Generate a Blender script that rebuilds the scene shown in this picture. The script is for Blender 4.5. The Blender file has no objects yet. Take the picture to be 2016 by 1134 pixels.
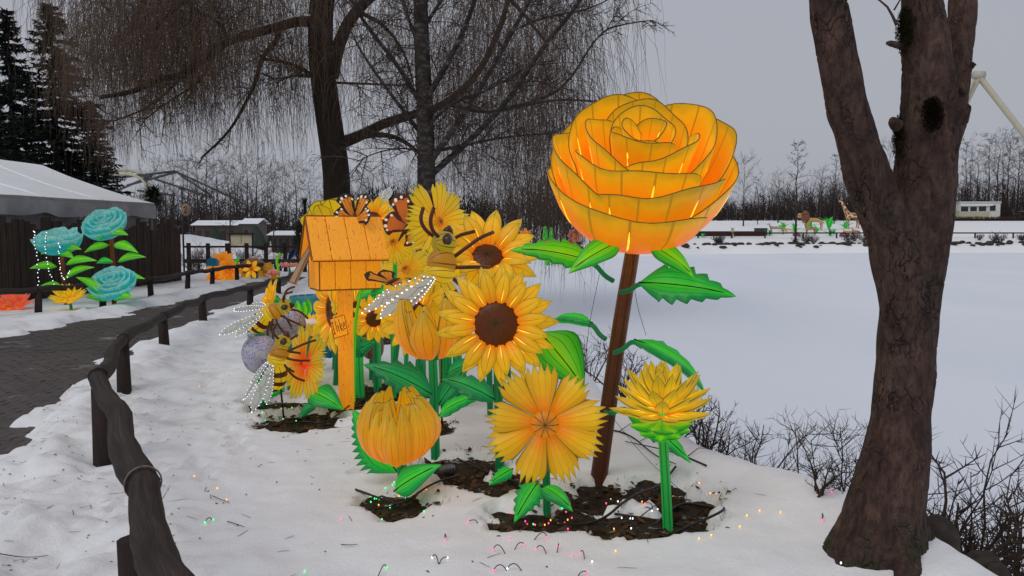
import bpy, bmesh, math, random
import numpy as np
from mathutils import Vector, Matrix, noise
PI = math.pi; R = math.radians
V = Vector
sc = bpy.context.scene
C = sc.collection

# ------------------------------------------------------------------ camera
CAM = V((0, 0, 1.7)); PITCH = R(4.13); FPX = 1552.0
cam_d = bpy.data.cameras.new('camera'); cam = bpy.data.objects.new('camera', cam_d); C.objects.link(cam)
cam_d.sensor_width = 36; cam_d.lens = 36 * FPX / 2016; cam_d.clip_end = 900; cam_d.clip_start = .05
cam.location = CAM; cam.rotation_euler = (PI / 2 - PITCH, 0, 0)
sc.camera = cam
# ------------------------------------------------------------------ world and sun
SUN_EL, SUN_AZ = R(48), R(215)
w = bpy.data.worlds.new('World'); sc.world = w; w.use_nodes = True
nt = w.node_tree; nt.nodes.clear()
sky = nt.nodes.new('ShaderNodeTexSky'); sky.sky_type = 'NISHITA'; sky.sun_disc = False
sky.sun_elevation = SUN_EL; sky.sun_rotation = SUN_AZ; sky.dust_density = 4; sky.air_density = 1.5
hs = nt.nodes.new('ShaderNodeHueSaturation'); hs.inputs['Saturation'].default_value = .25
mx = nt.nodes.new('ShaderNodeMix'); mx.data_type = 'RGBA'; mx.inputs[0].default_value = .88
mx.inputs[7].default_value = (3.95, 4.12, 4.68, 1)      # even cloud cover
bg = nt.nodes.new('ShaderNodeBackground'); bg.inputs[1].default_value = .1
wo = nt.nodes.new('ShaderNodeOutputWorld')
nt.links.new(sky.outputs[0], hs.inputs['Color']); nt.links.new(hs.outputs[0], mx.inputs[6])
nt.links.new(mx.outputs[2], bg.inputs[0]); nt.links.new(bg.outputs[0], wo.inputs[0])
sd = bpy.data.lights.new('sun', 'SUN'); sd.energy = .95; sd.angle = R(40); sd.color = (1, .97, .93)
sun = bpy.data.objects.new('sun', sd); C.objects.link(sun)
_s = V((math.sin(SUN_AZ) * math.cos(SUN_EL), math.cos(SUN_AZ) * math.cos(SUN_EL), math.sin(SUN_EL)))
sun.rotation_euler = _s.to_track_quat('Z', 'Y').to_euler()
sc.view_settings.view_transform = 'Standard'; sc.view_settings.look = 'None'
sc.view_settings.exposure = 0; sc.view_settings.gamma = 1; sc.view_settings.use_curve_mapping = False
sc.render.engine = 'CYCLES'
sc.cycles.use_denoising = True
sc.cycles.max_bounces = 5; sc.cycles.diffuse_bounces = 3; sc.cycles.glossy_bounces = 2
sc.cycles.transparent_max_bounces = 8; sc.cycles.caustics_reflective = False; sc.cycles.caustics_refractive = False
sc.cycles.sample_clamp_indirect = 4

# ------------------------------------------------------------------ helpers
_cp, _sp = math.cos(PITCH), math.sin(PITCH)
def ray(px, py):
    a = (px - 1008) / FPX; b = -(py - 567) / FPX
    return V((a, _cp + b * _sp, b * _cp - _sp))
def P(px, py, Y):
    "point seen at a photo pixel, Y metres in front of the camera"
    d = ray(px, py); return CAM + d * (Y / d.y)
def G(px, py, z=0.0):
    d = ray(px, py); t = (z - CAM.z) / d.z; return CAM + d * t
def lerp(a, b, t): return a + (b - a) * t
def table(T, x):
    if x <= T[0][0]: return T[0][1]
    for (a, b), (c, d) in zip(T, T[1:]):
        if x <= c: return lerp(b, d, (x - a) / (c - a))
    return T[-1][1]
def sstep(a, b, x):
    t = min(1, max(0, (x - a) / (b - a))); return t * t * (3 - 2 * t)
def frame(z, x=None, o=(0, 0, 0)):
    z = V(z).normalized(); x = V(x) if x is not None else V((1, 0, 0.001))
    y = z.cross(x)
    if y.length < 1e-4: y = z.cross(V((0, 1, 0)))
    y.normalize(); x = y.cross(z)
    M = Matrix((x, y, z)).transposed().to_4x4(); M.translation = V(o); return M
T_ = Matrix.Translation
def Rz(a): return Matrix.Rotation(a, 4, 'Z')
def Ry(a): return Matrix.Rotation(a, 4, 'Y')
def Rx(a): return Matrix.Rotation(a, 4, 'X')
def Sc(x, y=None, z=None):
    y = x if y is None else y; z = x if z is None else z
    return Matrix.Diagonal((x, y, z, 1))
def fbm(x, y, s=1, o=3, z=0.0):
    t, a = 0, 1
    for i in range(o):
        t += a * noise.noise(V((x * s, y * s, z + i * 7.3))); s *= 2.03; a *= .5
    return t

class MB:
    "collects geometry, then links it as ONE mesh object"
    def __init__(s): s.v = []; s.f = []; s.uv = []; s.m = []
    def add(s, vs, fs, uvs=None, mi=0):
        b = len(s.v); s.v.extend(tuple(p) for p in vs)
        s.uv.extend(uvs if uvs else [(0, 0)] * len(vs))
        s.f.extend(tuple(i + b for i in f) for f in fs); s.m.extend([mi] * len(fs)); return s
    def grid(s, nu, nv, fn, flip=False, mi=0):
        vs, uvs, fs = [], [], []
        for j in range(nv + 1):
            for i in range(nu + 1):
                u, v = i / nu, j / nv; vs.append(fn(u, v)); uvs.append((u, v))
        for j in range(nv):
            for i in range(nu):
                a = j * (nu + 1) + i; q = (a, a + 1, a + nu + 2, a + nu + 1)
                fs.append(q[::-1] if flip else q)
        return s.add(vs, fs, uvs, mi)
    def tube(s, pts, rad, n=6, cap=True, mi=0, vmax=1):
        pts = [V(p) for p in pts]; k = len(pts)
        if not hasattr(rad, '__len__'): rad = [rad] * k
        vs, uvs, fs = [], [], []
        t0 = (pts[1] - pts[0]).normalized(); nrm = t0.orthogonal().normalized()
        for i, p in enumerate(pts):
            t = (pts[min(i + 1, k - 1)] - pts[max(i - 1, 0)])
            t = t.normalized() if t.length > 1e-9 else t0
            nrm = nrm - t * nrm.dot(t)
            nrm = nrm.normalized() if nrm.length > 1e-6 else t.orthogonal().normalized()
            b = t.cross(nrm)
            for j in range(n):
                a = 2 * PI * j / n
                vs.append(p + (nrm * math.cos(a) + b * math.sin(a)) * rad[i]); uvs.append((j / n, vmax * i / (k - 1)))
        for i in range(k - 1):
            for j in range(n):
                a = i * n + j; c = i * n + (j + 1) % n
                fs.append((a, c, c + n, a + n))
        if cap: fs.append(tuple(range(n))[::-1]); fs.append(tuple(range((k - 1) * n, k * n)))
        return s.add(vs, fs, uvs, mi)
    def box(s, c, size, M=None, mi=0, bev=0.0):
        x, y, z = (q / 2 for q in size); c = V(c)
        if bev <= 0:
            vs = [V((a * x, b * y, d * z)) for d in (-1, 1) for b in (-1, 1) for a in (-1, 1)]
            fs = [(0, 2, 3, 1), (4, 5, 7, 6), (0, 1, 5, 4), (2, 6, 7, 3), (0, 4, 6, 2), (1, 3, 7, 5)]
        else:
            e = bev; vs = []
            ring = lambda k, zz: [V((a, b, zz)) for a, b in ((-x + k, -y + k), (x - k, -y + k), (x - k, y - k), (-x + k, y - k))]
            vs = ring(e, -z) + ring(0, -z + e) + ring(0, z - e) + ring(e, z)
            fs = [(3, 2, 1, 0), (12, 13, 14, 15)]
            for r in range(3):
                for j in range(4):
                    a = r * 4 + j; b = r * 4 + (j + 1) % 4; fs.append((a, b, b + 4, a + 4))
        uv = [(p.x + c[0], p.z + p.y * .9) for p in vs]
        if M is not None: vs = [M @ p for p in vs]
        return s.add([p + c for p in vs], fs, uv, mi)
    def ball(s, c, rad, nu=10, nv=7, M=None, mi=0, fn=None):
        if not hasattr(rad, '__len__'): rad = (rad,) * 3
        c = V(c); vs, uvs, fs = [], [], []
        for j in range(nv + 1):
            t = PI * j / nv
            for i in range(nu):
                a = 2 * PI * i / nu
                p = V((math.sin(t) * math.cos(a), math.sin(t) * math.sin(a), math.cos(t)))
                k = fn(p) if fn else 1
                p = V((p.x * rad[0], p.y * rad[1], p.z * rad[2])) * k
                if M is not None: p = M @ p
                vs.append(p + c); uvs.append((i / nu, j / nv))
        for j in range(nv):
            for i in range(nu):
                a = j * nu + i; b = j * nu + (i + 1) % nu; fs.append((a, a + nu, b + nu, b))
        return s.add(vs, fs, uvs, mi)
    def lathe(s, prof, n=16, M=None, mi=0):
        vs, uvs, fs = [], [], []; k = len(prof)
        for j, (r, z) in enumerate(prof):
            for i in range(n):
                a = 2 * PI * i / n; p = V((r * math.cos(a), r * math.sin(a), z))
                vs.append(M @ p if M is not None else p); uvs.append((i / n, j / (k - 1)))
        for j in range(k - 1):
            for i in range(n):
                a = j * n + i; b = j * n + (i + 1) % n; fs.append((a, b, b + n, a + n))
        return s.add(vs, fs, uvs, mi)
    def mesh(s, name, mats, smooth=True):
        me = bpy.data.meshes.new(name); me.from_pydata(s.v, [], s.f)
        uvl = me.uv_layers.new(name='uv')
        li = np.empty(len(me.loops), dtype=np.int32); me.loops.foreach_get('vertex_index', li)
        uvl.data.foreach_set('uv', np.array(s.uv, dtype=np.float32)[li].ravel())
        for m in (mats if isinstance(mats, (list, tuple)) else [mats]): me.materials.append(m)
        if any(s.m): me.polygons.foreach_set('material_index', s.m)
        me.polygons.foreach_set('use_smooth', [smooth] * len(s.f)); me.update(); return me
    def build(s, name, mats, parent=None, M=None, smooth=True):
        return obj(name, s.mesh(name, mats, smooth), parent, M)
def obj(name, me, parent=None, M=None):
    o = bpy.data.objects.new(name, me); C.objects.link(o)
    if parent: o.parent = parent
    if M is not None: o.matrix_basis = M
    return o
def tag(o, label=None, cat=None, group=None, kind=None):
    if label: o['label'] = label
    if cat: o['category'] = cat
    if group: o['group'] = group
    if kind: o['kind'] = kind
    return o
def thing(name, label, cat, loc=(0, 0, 0), group=None, rz=0):
    o = bpy.data.objects.new(name, None); C.objects.link(o); o.empty_display_size = .1
    o.location = loc; o.rotation_euler = (0, 0, rz); return tag(o, label, cat, group)
def copy_tree(o, parent=None):
    c = o.copy(); C.objects.link(c)
    if parent: c.parent = parent
    for ch in list(o.children): copy_tree(ch, c)
    return c
def applied(o):
    "freeze the modifiers of o into its mesh"
    dg = bpy.context.evaluated_depsgraph_get(); dg.update()
    me = bpy.data.meshes.new_from_object(o.evaluated_get(dg)); old = o.data
    o.modifiers.clear(); o.data = me
    me.polygons.foreach_set('use_smooth', [True] * len(me.polygons)); return o

# ------------------------------------------------------------------ node materials
def col(c): return (c[0], c[1], c[2], 1)
class NT:
    def __init__(s, name):
        s.m = bpy.data.materials.new(name); s.m.use_nodes = True; s.t = s.m.node_tree; s.t.nodes.clear()
        s.out = s.n('ShaderNodeOutputMaterial'); s.b = s.n('ShaderNodeBsdfPrincipled'); s.l(s.b.outputs[0], s.out.inputs[0])
    def n(s, k, **kw):
        q = s.t.nodes.new(k)
        for a, b in kw.items(): setattr(q, a, b)
        return q
    def l(s, a, b): s.t.links.new(a, b)
    def put(s, sock, v):
        if hasattr(v, 'is_output'): s.l(v, sock)
        elif hasattr(v, '__len__') and len(v) == 3 and sock.type == 'RGBA': sock.default_value = col(v)
        else: sock.default_value = v
    def math(s, op, a, b=0.0, c=None):
        q = s.n('ShaderNodeMath', operation=op); s.put(q.inputs[0], a); s.put(q.inputs[1], b)
        if c is not None: s.put(q.inputs[2], c)
        return q.outputs[0]
    def mix(s, f, a, b, blend='MIX'):
        q = s.n('ShaderNodeMix', data_type='RGBA', blend_type=blend); s.put(q.inputs[0], f); s.put(q.inputs[6], a); s.put(q.inputs[7], b); return q.outputs[2]
    def ramp(s, f, stops, interp='LINEAR'):
        q = s.n('ShaderNodeValToRGB'); e = q.color_ramp; e.interpolation = interp
        while len(e.elements) < len(stops): e.elements.new(.5)
        for el, (p, c) in zip(e.elements, stops): el.position = p; el.color = col(c) if hasattr(c, '__len__') else (c, c, c, 1)
        s.put(q.inputs[0], f); return q.outputs[0]
    def coord(s, k='Object'): return s.n('ShaderNodeTexCoord').outputs[k]
    def noise(s, scale=5, detail=3, vec=None, rough=.55, dist=0):
        q = s.n('ShaderNodeTexNoise'); q.inputs['Scale'].default_value = scale; q.inputs['Detail'].default_value = detail
        q.inputs['Roughness'].default_value = rough; q.inputs['Distortion'].default_value = dist
        s.l(vec if vec is not None else s.coord(), q.inputs['Vector']); return q.outputs[0]
    def vor(s, scale=5, vec=None, feature='F1', out=0):
        q = s.n('ShaderNodeTexVoronoi', feature=feature); q.inputs['Scale'].default_value = scale
        s.l(vec if vec is not None else s.coord(), q.inputs['Vector']); return q.outputs[out]
    def mapping(s, vec, scale=(1, 1, 1), rot=(0, 0, 0)):
        q = s.n('ShaderNodeMapping'); q.inputs['Scale'].default_value = scale; q.inputs['Rotation'].default_value = rot; s.l(vec, q.inputs[0]); return q.outputs[0]
    def bump(s, h, strength=.5, dist=.02):
        q = s.n('ShaderNodeBump'); q.inputs['Strength'].default_value = strength; q.inputs['Distance'].default_value = dist
        s.l(h, q.inputs['Height']); s.l(q.outputs[0], s.b.inputs['Normal'])
    def base(s, c, rough=.6, spec=.4):
        s.put(s.b.inputs['Base Color'], c); s.put(s.b.inputs['Roughness'], rough); s.b.inputs['Specular IOR Level'].default_value = spec
    def rnd(s): return s.n('ShaderNodeObjectInfo').outputs['Random']
def plain(name, c, rough=.6, spec=.4, var=.25, scale=8, bump=0, emis=0):
    k = NT(name); n = k.noise(scale, 4)
    cc = k.mix(n, tuple(x * (1 - var) for x in c), tuple(min(1, x * (1 + var)) for x in c))
    k.base(cc, rough, spec)
    if bump: k.bump(k.noise(scale * 3, 5), bump)
    if emis: k.put(k.b.inputs['Emission Color'], cc); k.b.inputs['Emission Strength'].default_value = emis; k.m.cycles.emission_sampling = 'NONE'
    return k.m
def glow(name, c, strength):
    k = NT(name); k.base(c, .4); k.put(k.b.inputs['Emission Color'], c); k.b.inputs['Emission Strength'].default_value = strength
    k.m.cycles.emission_sampling = 'NONE'; return k.m
def lantern(name, stops, ribs=1, emis=.45, seam=(.10, .07, .01), sw=.014, edge=.02, rough=.38, axis='v', var=.3, grain=6, seam_amt=.8, rim=.0, rim_shade=(.34, .22, .01)):
    "dyed silk stretched over wire, lit from inside"
    k = NT(name); sp = k.n('ShaderNodeSeparateXYZ'); k.l(k.coord('UV'), sp.inputs[0]); u, v = sp.outputs[0], sp.outputs[1]
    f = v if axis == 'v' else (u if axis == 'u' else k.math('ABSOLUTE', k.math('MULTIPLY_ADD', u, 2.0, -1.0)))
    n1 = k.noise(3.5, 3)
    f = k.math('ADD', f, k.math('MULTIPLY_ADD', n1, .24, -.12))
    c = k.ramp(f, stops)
    n2 = k.noise(grain, 4, rough=.6)
    c = k.mix(1.0, c, k.ramp(k.rnd(), [(0, .80), (1, 1.0)]), 'MULTIPLY')
    c = k.mix(k.math('MULTIPLY', n2, 1.0), k.mix(1.0, c, (1 - var,) * 3, 'MULTIPLY'), c)
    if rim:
        q = k.math('ABSOLUTE', k.math('MULTIPLY_ADD', u, 2.0, -1.0)); q = k.math('MULTIPLY', k.math('POWER', q, 2.2), rim); c = k.mix(q, c, rim_shade)  # airbrushed edge dye, darkened further to paint in petal shading
    if ribs:
        x = k.math('SUBTRACT', .5, k.math('ABSOLUTE', k.math('SUBTRACT', k.math('FRACT', k.math('MULTIPLY', u, float(ribs))), .5)))
        m = k.math('LESS_THAN', x, sw * ribs)
        if edge > 0:
            e = k.math('LESS_THAN', k.math('MINIMUM', u, k.math('SUBTRACT', 1.0, u)), edge)
            e2 = k.math('GREATER_THAN', v, 1 - edge * .6)
            m = k.math('MAXIMUM', k.math('MULTIPLY', m, seam_amt), k.math('MULTIPLY', k.math('MAXIMUM', e, e2), max(.85, seam_amt)))
        else: m = k.math('MULTIPLY', m, seam_amt)
        c = k.mix(m, c, seam)
    k.base(k.mix(1.0, c, (.38, .38, .38), 'MULTIPLY'), rough, .28); k.put(k.b.inputs['Emission Color'], c); k.b.inputs['Emission Strength'].default_value = emis * 1.62
    k.b.inputs['Sheen Weight'].default_value = .05
    k.bump(k.noise(11, 4, None, .6, 1.5), .30, .02)
    k.m.cycles.emission_sampling = 'NONE'
    return k.m
# ================================================================== SETTING
rng = random.Random(7)
EDGE = [(-3, 3.4), (2, 2.8), (3, 2.5), (4, 2.22), (5, 1.98), (6, 1.5), (7, 1.15), (9, .80), (12, .50), (20, -.1), (35, -1.2), (50, -2), (64, -3)]
FAR = [(-60, 62), (-2, 66), (4, 72), (12, 80), (22, 88), (40, 92), (120, 95)]
ICE = -.8
PATH_R = [(-2, -2.6), (3.5, -2.9), (5.2, -3.5), (6.4, -4.0), (7.9, -4.6), (11.7, -5.5), (19.5, -6.5), (28, -7.3), (46, -9)]
PATH_L = [(-2, -8.2), (12.9, -8.5), (15.8, -8.3), (21, -8.4), (29, -9.0), (46, -12)]
# bare soil thawed round the lanterns: centre, radii (metres), turn
def soil_at(px, py, rx, ry, a=0): g = G(px, py); return (g.x, g.y, rx, ry, a)
SOIL = [soil_at(790, 985, .27, .24), soil_at(1090, 1015, .34, .24), soil_at(1270, 1022, .42, .27), soil_at(1365, 985, .24, .20), soil_at(1172, 968, .22, .30),
        soil_at(1285, 960, .26, .26), soil_at(975, 945, .40, .26), soil_at(900, 910, .34, .3), soil_at(855, 835, .2, .3),
        soil_at(590, 822, .42, .42), soil_at(545, 793, .30, .25), soil_at(740, 770, .42, .65), soil_at(700, 795, .3, .3), soil_at(905, 765, .5, .7), soil_at(735, 665, .5, .9), soil_at(640, 690, .5, .9)]
def soil_in(x, y):
    "about 1 inside a bare patch, 0 on snow"
    m = -9
    for cx, cy, rx, ry, a in SOIL:
        d = math.hypot((x - cx) / rx, (y - cy) / ry)
        if d < 2: m = max(m, 1.25 - d)
    return m
def path_in(x, y):
    if y > 48: return -9
    return min(table(PATH_R, y) - x, x - table(PATH_L, y))
def pond_in(x, y): return min(x - table(EDGE, y), (table(FAR, x) - y))
def hill(x, y):
    t = table([(60, 0), (84, .1), (95, .2), (100, .9), (105, 1.8), (112, 2.4), (125, 3.3), (170, 4.2), (400, 5)], y)
    return t * (sstep(-30, 10, x) * .8 + .2)
def gz(x, y, fine=True):
    z = hill(x, y)
    near = y < 14
    d = pond_in(x, y)
    if y < 60 and d > -1.2: pass
    if d > -3:
        wdt = .95 if y < 60 and x - table(EDGE, y) < table(FAR, x) - y else 3.2
        q = d + (fbm(x, y, .9, 3) * .28 if near else fbm(x, y, .25, 2) * 1.2)
        z = lerp(z, ICE - .45, sstep(-.12 * wdt, wdt, q))
        z += .10 * math.exp(-((q + .25) / .35) ** 2) * (1 if near else 0)
    if fine:
        z += fbm(x, y, .55, 2, 3) * .05 * (1 - sstep(25, 50, y))
        if y < 30:
            p = path_in(x, y)
            fence = abs(x - table(PATH_R, y))
            tr = sstep(2.6, .3, -p) if p < 0 else 1           # trodden, shovelled snow along the path
            z += tr * (fbm(x, y, 2.4, 3, 9) * .06 + abs(noise.noise(V((x * 5.5, y * 5.5, 4)))) * .07 + abs(noise.noise(V((x * 12, y * 12, 8)))) * .03)
            if y < 12 and x < 2:
                for fx, fy, fa in FEET:
                    ux, uy = x - fx, y - fy
                    if abs(ux) < .25 and abs(uy) < .25:
                        c_, s_ = math.cos(fa), math.sin(fa); e = math.hypot((ux * c_ + uy * s_) / .14, (uy * c_ - ux * s_) / .055)
                        z -= .038 * (1 - sstep(.7, 1.05, e)); z += .012 * math.exp(-((e - 1.2) / .2) ** 2)
            z += fbm(x, y, 5, 2, 1) * .012 + fbm(x, y, 1.6, 2, 6) * .02
            if p > -.7:
                z += .07 * math.exp(-((p + .35) / .22) ** 2)
                q = p + fbm(x, y, 1.1, 3, 5) * .42
                z = lerp(z, -.10, sstep(0, .30, q))
            if y < 14 and -4 < x < 3:
                m = soil_in(x, y)
                if m > -.2:
                    m += fbm(x, y, 3.5, 4, 2) * .55 + fbm(x, y, 14, 2, 2) * .06
                    z = lerp(z, -.12, sstep(.12, .50, m))
    return z
FEET = []
_r = random.Random(5)
for q in range(5):
    x_, y_, a_ = _r.uniform(-3.6, -2.0), _r.uniform(4.5, 8), _r.uniform(1.2, 2.2)
    for i in range(7):
        FEET.append((x_ + .09 * (1 if i % 2 else -1) * math.sin(a_), y_, a_ + _r.uniform(-.25, .25))); x_ += .42 * math.cos(a_); y_ += .42 * math.sin(a_)
for i in range(14): FEET.append((_r.uniform(-3.2, -.9), _r.uniform(3.2, 7.5), _r.uniform(0, 3)))
def axis(spec):
    out = []
    for a, b, st in spec:
        n = max(1, round((b - a) / st)); out += [a + (b - a) * i / n for i in range(n)]
    return out + [spec[-1][1]]
xs = axis([(-260, -60, 12), (-60, -16, 2.5), (-16, -9, .5), (-9, -5, .11), (-5, -2.6, .05), (-2.6, 2.7, .034), (2.7, 4, .12), (4, 20, 1.0), (20, 80, 3), (80, 300, 14)])
ys = axis([(-6, 2.6, .4), (2.6, 7.2, .034), (7.2, 10, .06), (10, 16, .14), (16, 30, .3), (30, 60, 1.2), (60, 100, .8), (100, 130, 1.6), (130, 420, 18)])
k = NT('snow'); co = k.coord('Object')
n1 = k.noise(1.3, 5, co); n2 = k.noise(9, 5, co, .65); n3 = k.noise(60, 4, co, .7)
sp = k.n('ShaderNodeSeparateXYZ'); k.l(co, sp.inputs[0])
c = k.mix(n1, (.80, .81, .84), (.89, .895, .905))
# trodden dirt on the strip along the path
e = k.math('MULTIPLY', k.math('SMOOTHSTEP' if False else 'LESS_THAN', sp.outputs[0], -1.6), 1.0)
g = k.n('ShaderNodeMapRange'); g.inputs[1].default_value = -1.0; g.inputs[2].default_value = -4.2; k.l(sp.outputs[0], g.inputs[0])
dm = k.math('MULTIPLY', g.outputs[0], k.ramp(k.noise(1.9, 5, co, .65, .6), [(.50, 0.0), (.74, .55)]))
c = k.mix(dm, c, (.42, .38, .34))
c = k.mix(k.math('MULTIPLY', k.ramp(n3, [(.62, 0.0), (.80, 1.0)]), k.math('MULTIPLY_ADD', g.outputs[0], .35, .06)), c, (.30, .26, .22))
k.base(c, .65, .25)
k.b.inputs['Subsurface Weight'].default_value = 0
h = k.math('ADD', k.math('MULTIPLY', n2, .6), k.math('ADD', k.math('MULTIPLY', n3, .35), k.math('MULTIPLY', k.noise(160, 3, co, .7), .15))); k.bump(h, .6, .03)
SNOW = k.m
vs = []; grid_z = {}
for y in ys:
    for x in xs: vs.append((x, y, gz(x, y)))
nx = len(xs); fs = [(j * nx + i, j * nx + i + 1, (j + 1) * nx + i + 1, (j + 1) * nx + i) for j in range(len(ys) - 1) for i in range(nx - 1)]
m = MB(); m.add(vs, fs); tag(m.build('ground', SNOW), 'snow covered ground along the path and round the pond', kind='structure')

k = NT('pond_snow'); co = k.coord('Object'); n1 = k.noise(.16, 6, k.mapping(co, (1, .35, 1)), .6); n2 = k.noise(2.2, 4, co)
k.base(k.mix(n1, (.66, .715, .82), (.84, .865, .91)), .6, .3); k.bump(n2, .08, .03)
m = MB(); m.add([(-40, -6, ICE), (300, -6, ICE), (300, 110, ICE), (-40, 110, ICE)], [(0, 1, 2, 3)])
tag(m.build('frozen_pond', k.m, smooth=False), 'frozen pond under an even sheet of snow', kind='structure')

k = NT('soil'); n = k.noise(14, 6); n2 = k.noise(55, 4)
k.base(k.ramp(n, [(.3, (.016, .012, .008)), (.55, (.05, .034, .02)), (.75, (.065, .055, .022))]), .9, .2); sn = k.ramp(k.noise(9, 6, None, .7), [(.60, 0.0), (.66, .8)]); k.l(k.mix(sn, k.b.inputs['Base Color'].links[0].from_socket, (.62, .64, .67)), k.b.inputs['Base Color']); k.bump(n2, .9, .04); SOILM = k.m
for cx, cy, rx, ry, a in SOIL:
    m = MB(); N = 14
    def sf(u, v, cx=cx, cy=cy, rx=rx, ry=ry):
        r = v * 1.5; t = u * 2 * PI; x = cx + rx * r * math.cos(t); y = cy + ry * r * math.sin(t)
        return (x, y, -.062 + fbm(x, y, 6, 3) * .022)
    m.grid(24, 8, sf); tag(m.build('soil', SOILM), 'dark bare soil thawed out of the snow', kind='structure')

# ---- brick path
k = NT('paver'); n = k.noise(7, 5); rr = k.rnd()
pc = k.mix(rr, (.062, .046, .041), (.095, .070, .061)); pc = k.mix(k.math('MULTIPLY', n, .7), pc, (.036, .029, .027))
sn = k.ramp(k.noise(.8, 6, k.n('ShaderNodeNewGeometry').outputs['Position'], .7), [(.60, 0.0), (.72, .75)])   # thin trodden snow
k.base(k.mix(sn, pc, (.48, .47, .47)), .6, .45); k.bump(k.noise(60, 4), .35, .01); PAVER = k.m
k = NT('path_bed'); k.base(k.ramp(k.noise(3, 5), [(.3, (.022, .019, .018)), (.7, (.045, .038, .034))]), .9); BED = k.m
m = MB(); yy = [-2 + i for i in range(0, 49)]
m.add([(x, y, -.062) for y in yy for x in (table(PATH_L, y) - .6, table(PATH_R, y) + .6)], [(2 * i, 2 * i + 1, 2 * i + 3, 2 * i + 2) for i in range(len(yy) - 1)])
path = tag(m.build('path', BED, smooth=False), 'dark brick paved path between two low log fences', kind='structure')
bl, bw = .22, .11
bm = MB(); bm.box((0, 0, 0), (bw * 2 - .008, bw - .008, .06), bev=.006); brick = bm.mesh('paving_brick', PAVER, False)
rest = MB(); spots = []
y = 3.0; row = 0
while y < 34:
    x0, x1 = table(PATH_L, y) - .1, table(PATH_R, y) + .45
    x = x0 + (row % 2) * bl / 2
    while x < x1:
        if x / y > -.70: spots.append((x, y))
        x += bl
    y += bw; row += 1
vis = [s for s in spots if path_in(*s) > -.05]; vis.sort(key=lambda s: s[1]); near = set(vis[:300])
for x, y in spots:
    dz = rng.uniform(-.004, .004)
    if (x, y) in near: obj('brick', brick, path, T_((x, y, -.066 + dz)) @ Rx(rng.uniform(-.02, .02)) @ Ry(rng.uniform(-.012, .012)))
    else:
        dx = rng.uniform(-.003, .003); rest.box((x + dx, y, -.066 + dz), (bl - .010, bw - .010, .06))
tag(rest.build('brick_paving', PAVER, path, smooth=False), kind='stuff')

# ================================================================== BARK MATERIALS
def bark(name, a, b, scale=6, stretch=.18, bump=.8, dist=.03, moss=None, lichen=False):
    k = NT(name); co = k.coord('Object'); mp = k.mapping(co, (1, 1, stretch))
    n = k.noise(scale, 6, mp, .65, 1.2); n2 = k.noise(scale * 5, 4, mp, .6)
    c = k.mix(n2, k.ramp(n, [(.3, a), (.7, b)]), a)
    if moss: c = k.mix(k.ramp(k.noise(2.2, 5, co), [(.56, 0.0), (.7, .75)]), c, moss)
    if lichen:
        v = k.vor(7, co); c = k.mix(k.math('MULTIPLY', k.ramp(v, [(.09, 1.0), (.13, 0.0)]), k.ramp(k.noise(2, 2, co), [(.5, 0.0), (.6, .7)])), c, (.22, .22, .20))
    k.base(c, .85, .2); k.bump(k.math('ADD', n, k.math('MULTIPLY', n2, .35)), bump, dist); return k.m
DARKLOG = bark('dark_log', (.022, .015, .013), (.060, .042, .037), 9, .2, .8, .015)
TWIG = plain('twig', (.050, .034, .026), .8, .2)
WBARK = bark('willow_bark', (.020, .014, .010), (.060, .042, .030), 5, .2, 1, .08)
WTWIG = plain('willow_twig', (.100, .062, .041), .7, .3, .45, .6)
FARBARK = plain('far_bark', (.045, .035, .031), .8, .2)
FARTWIG = plain('far_twig', (.060, .044, .039), .8, .2)  # twig brown lifted and greyed to paint in distance haze
SNOWCAP = plain('snow_cap', (.78, .80, .84), .7, .2, .05, 3)

k = NT('rail_log'); co = k.coord('UV'); n = k.noise(3, 6, k.mapping(co, (5, 1.6, 1)), .7, .6); n2 = k.noise(8, 5, k.mapping(co, (9, 1.2, 1)), .65)
k.base(k.mix(k.ramp(n2, [(.35, 0.0), (.65, .8)]), k.ramp(n, [(.35, (.020, .013, .011)), (.5, (.055, .038, .033)), (.68, (.10, .075, .066))]), (.030, .021, .018)), .75, .3); k.bump(k.math('ADD', n, k.math('MULTIPLY', n2, .8)), 1.0, .02); RAILM = k.m
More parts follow.
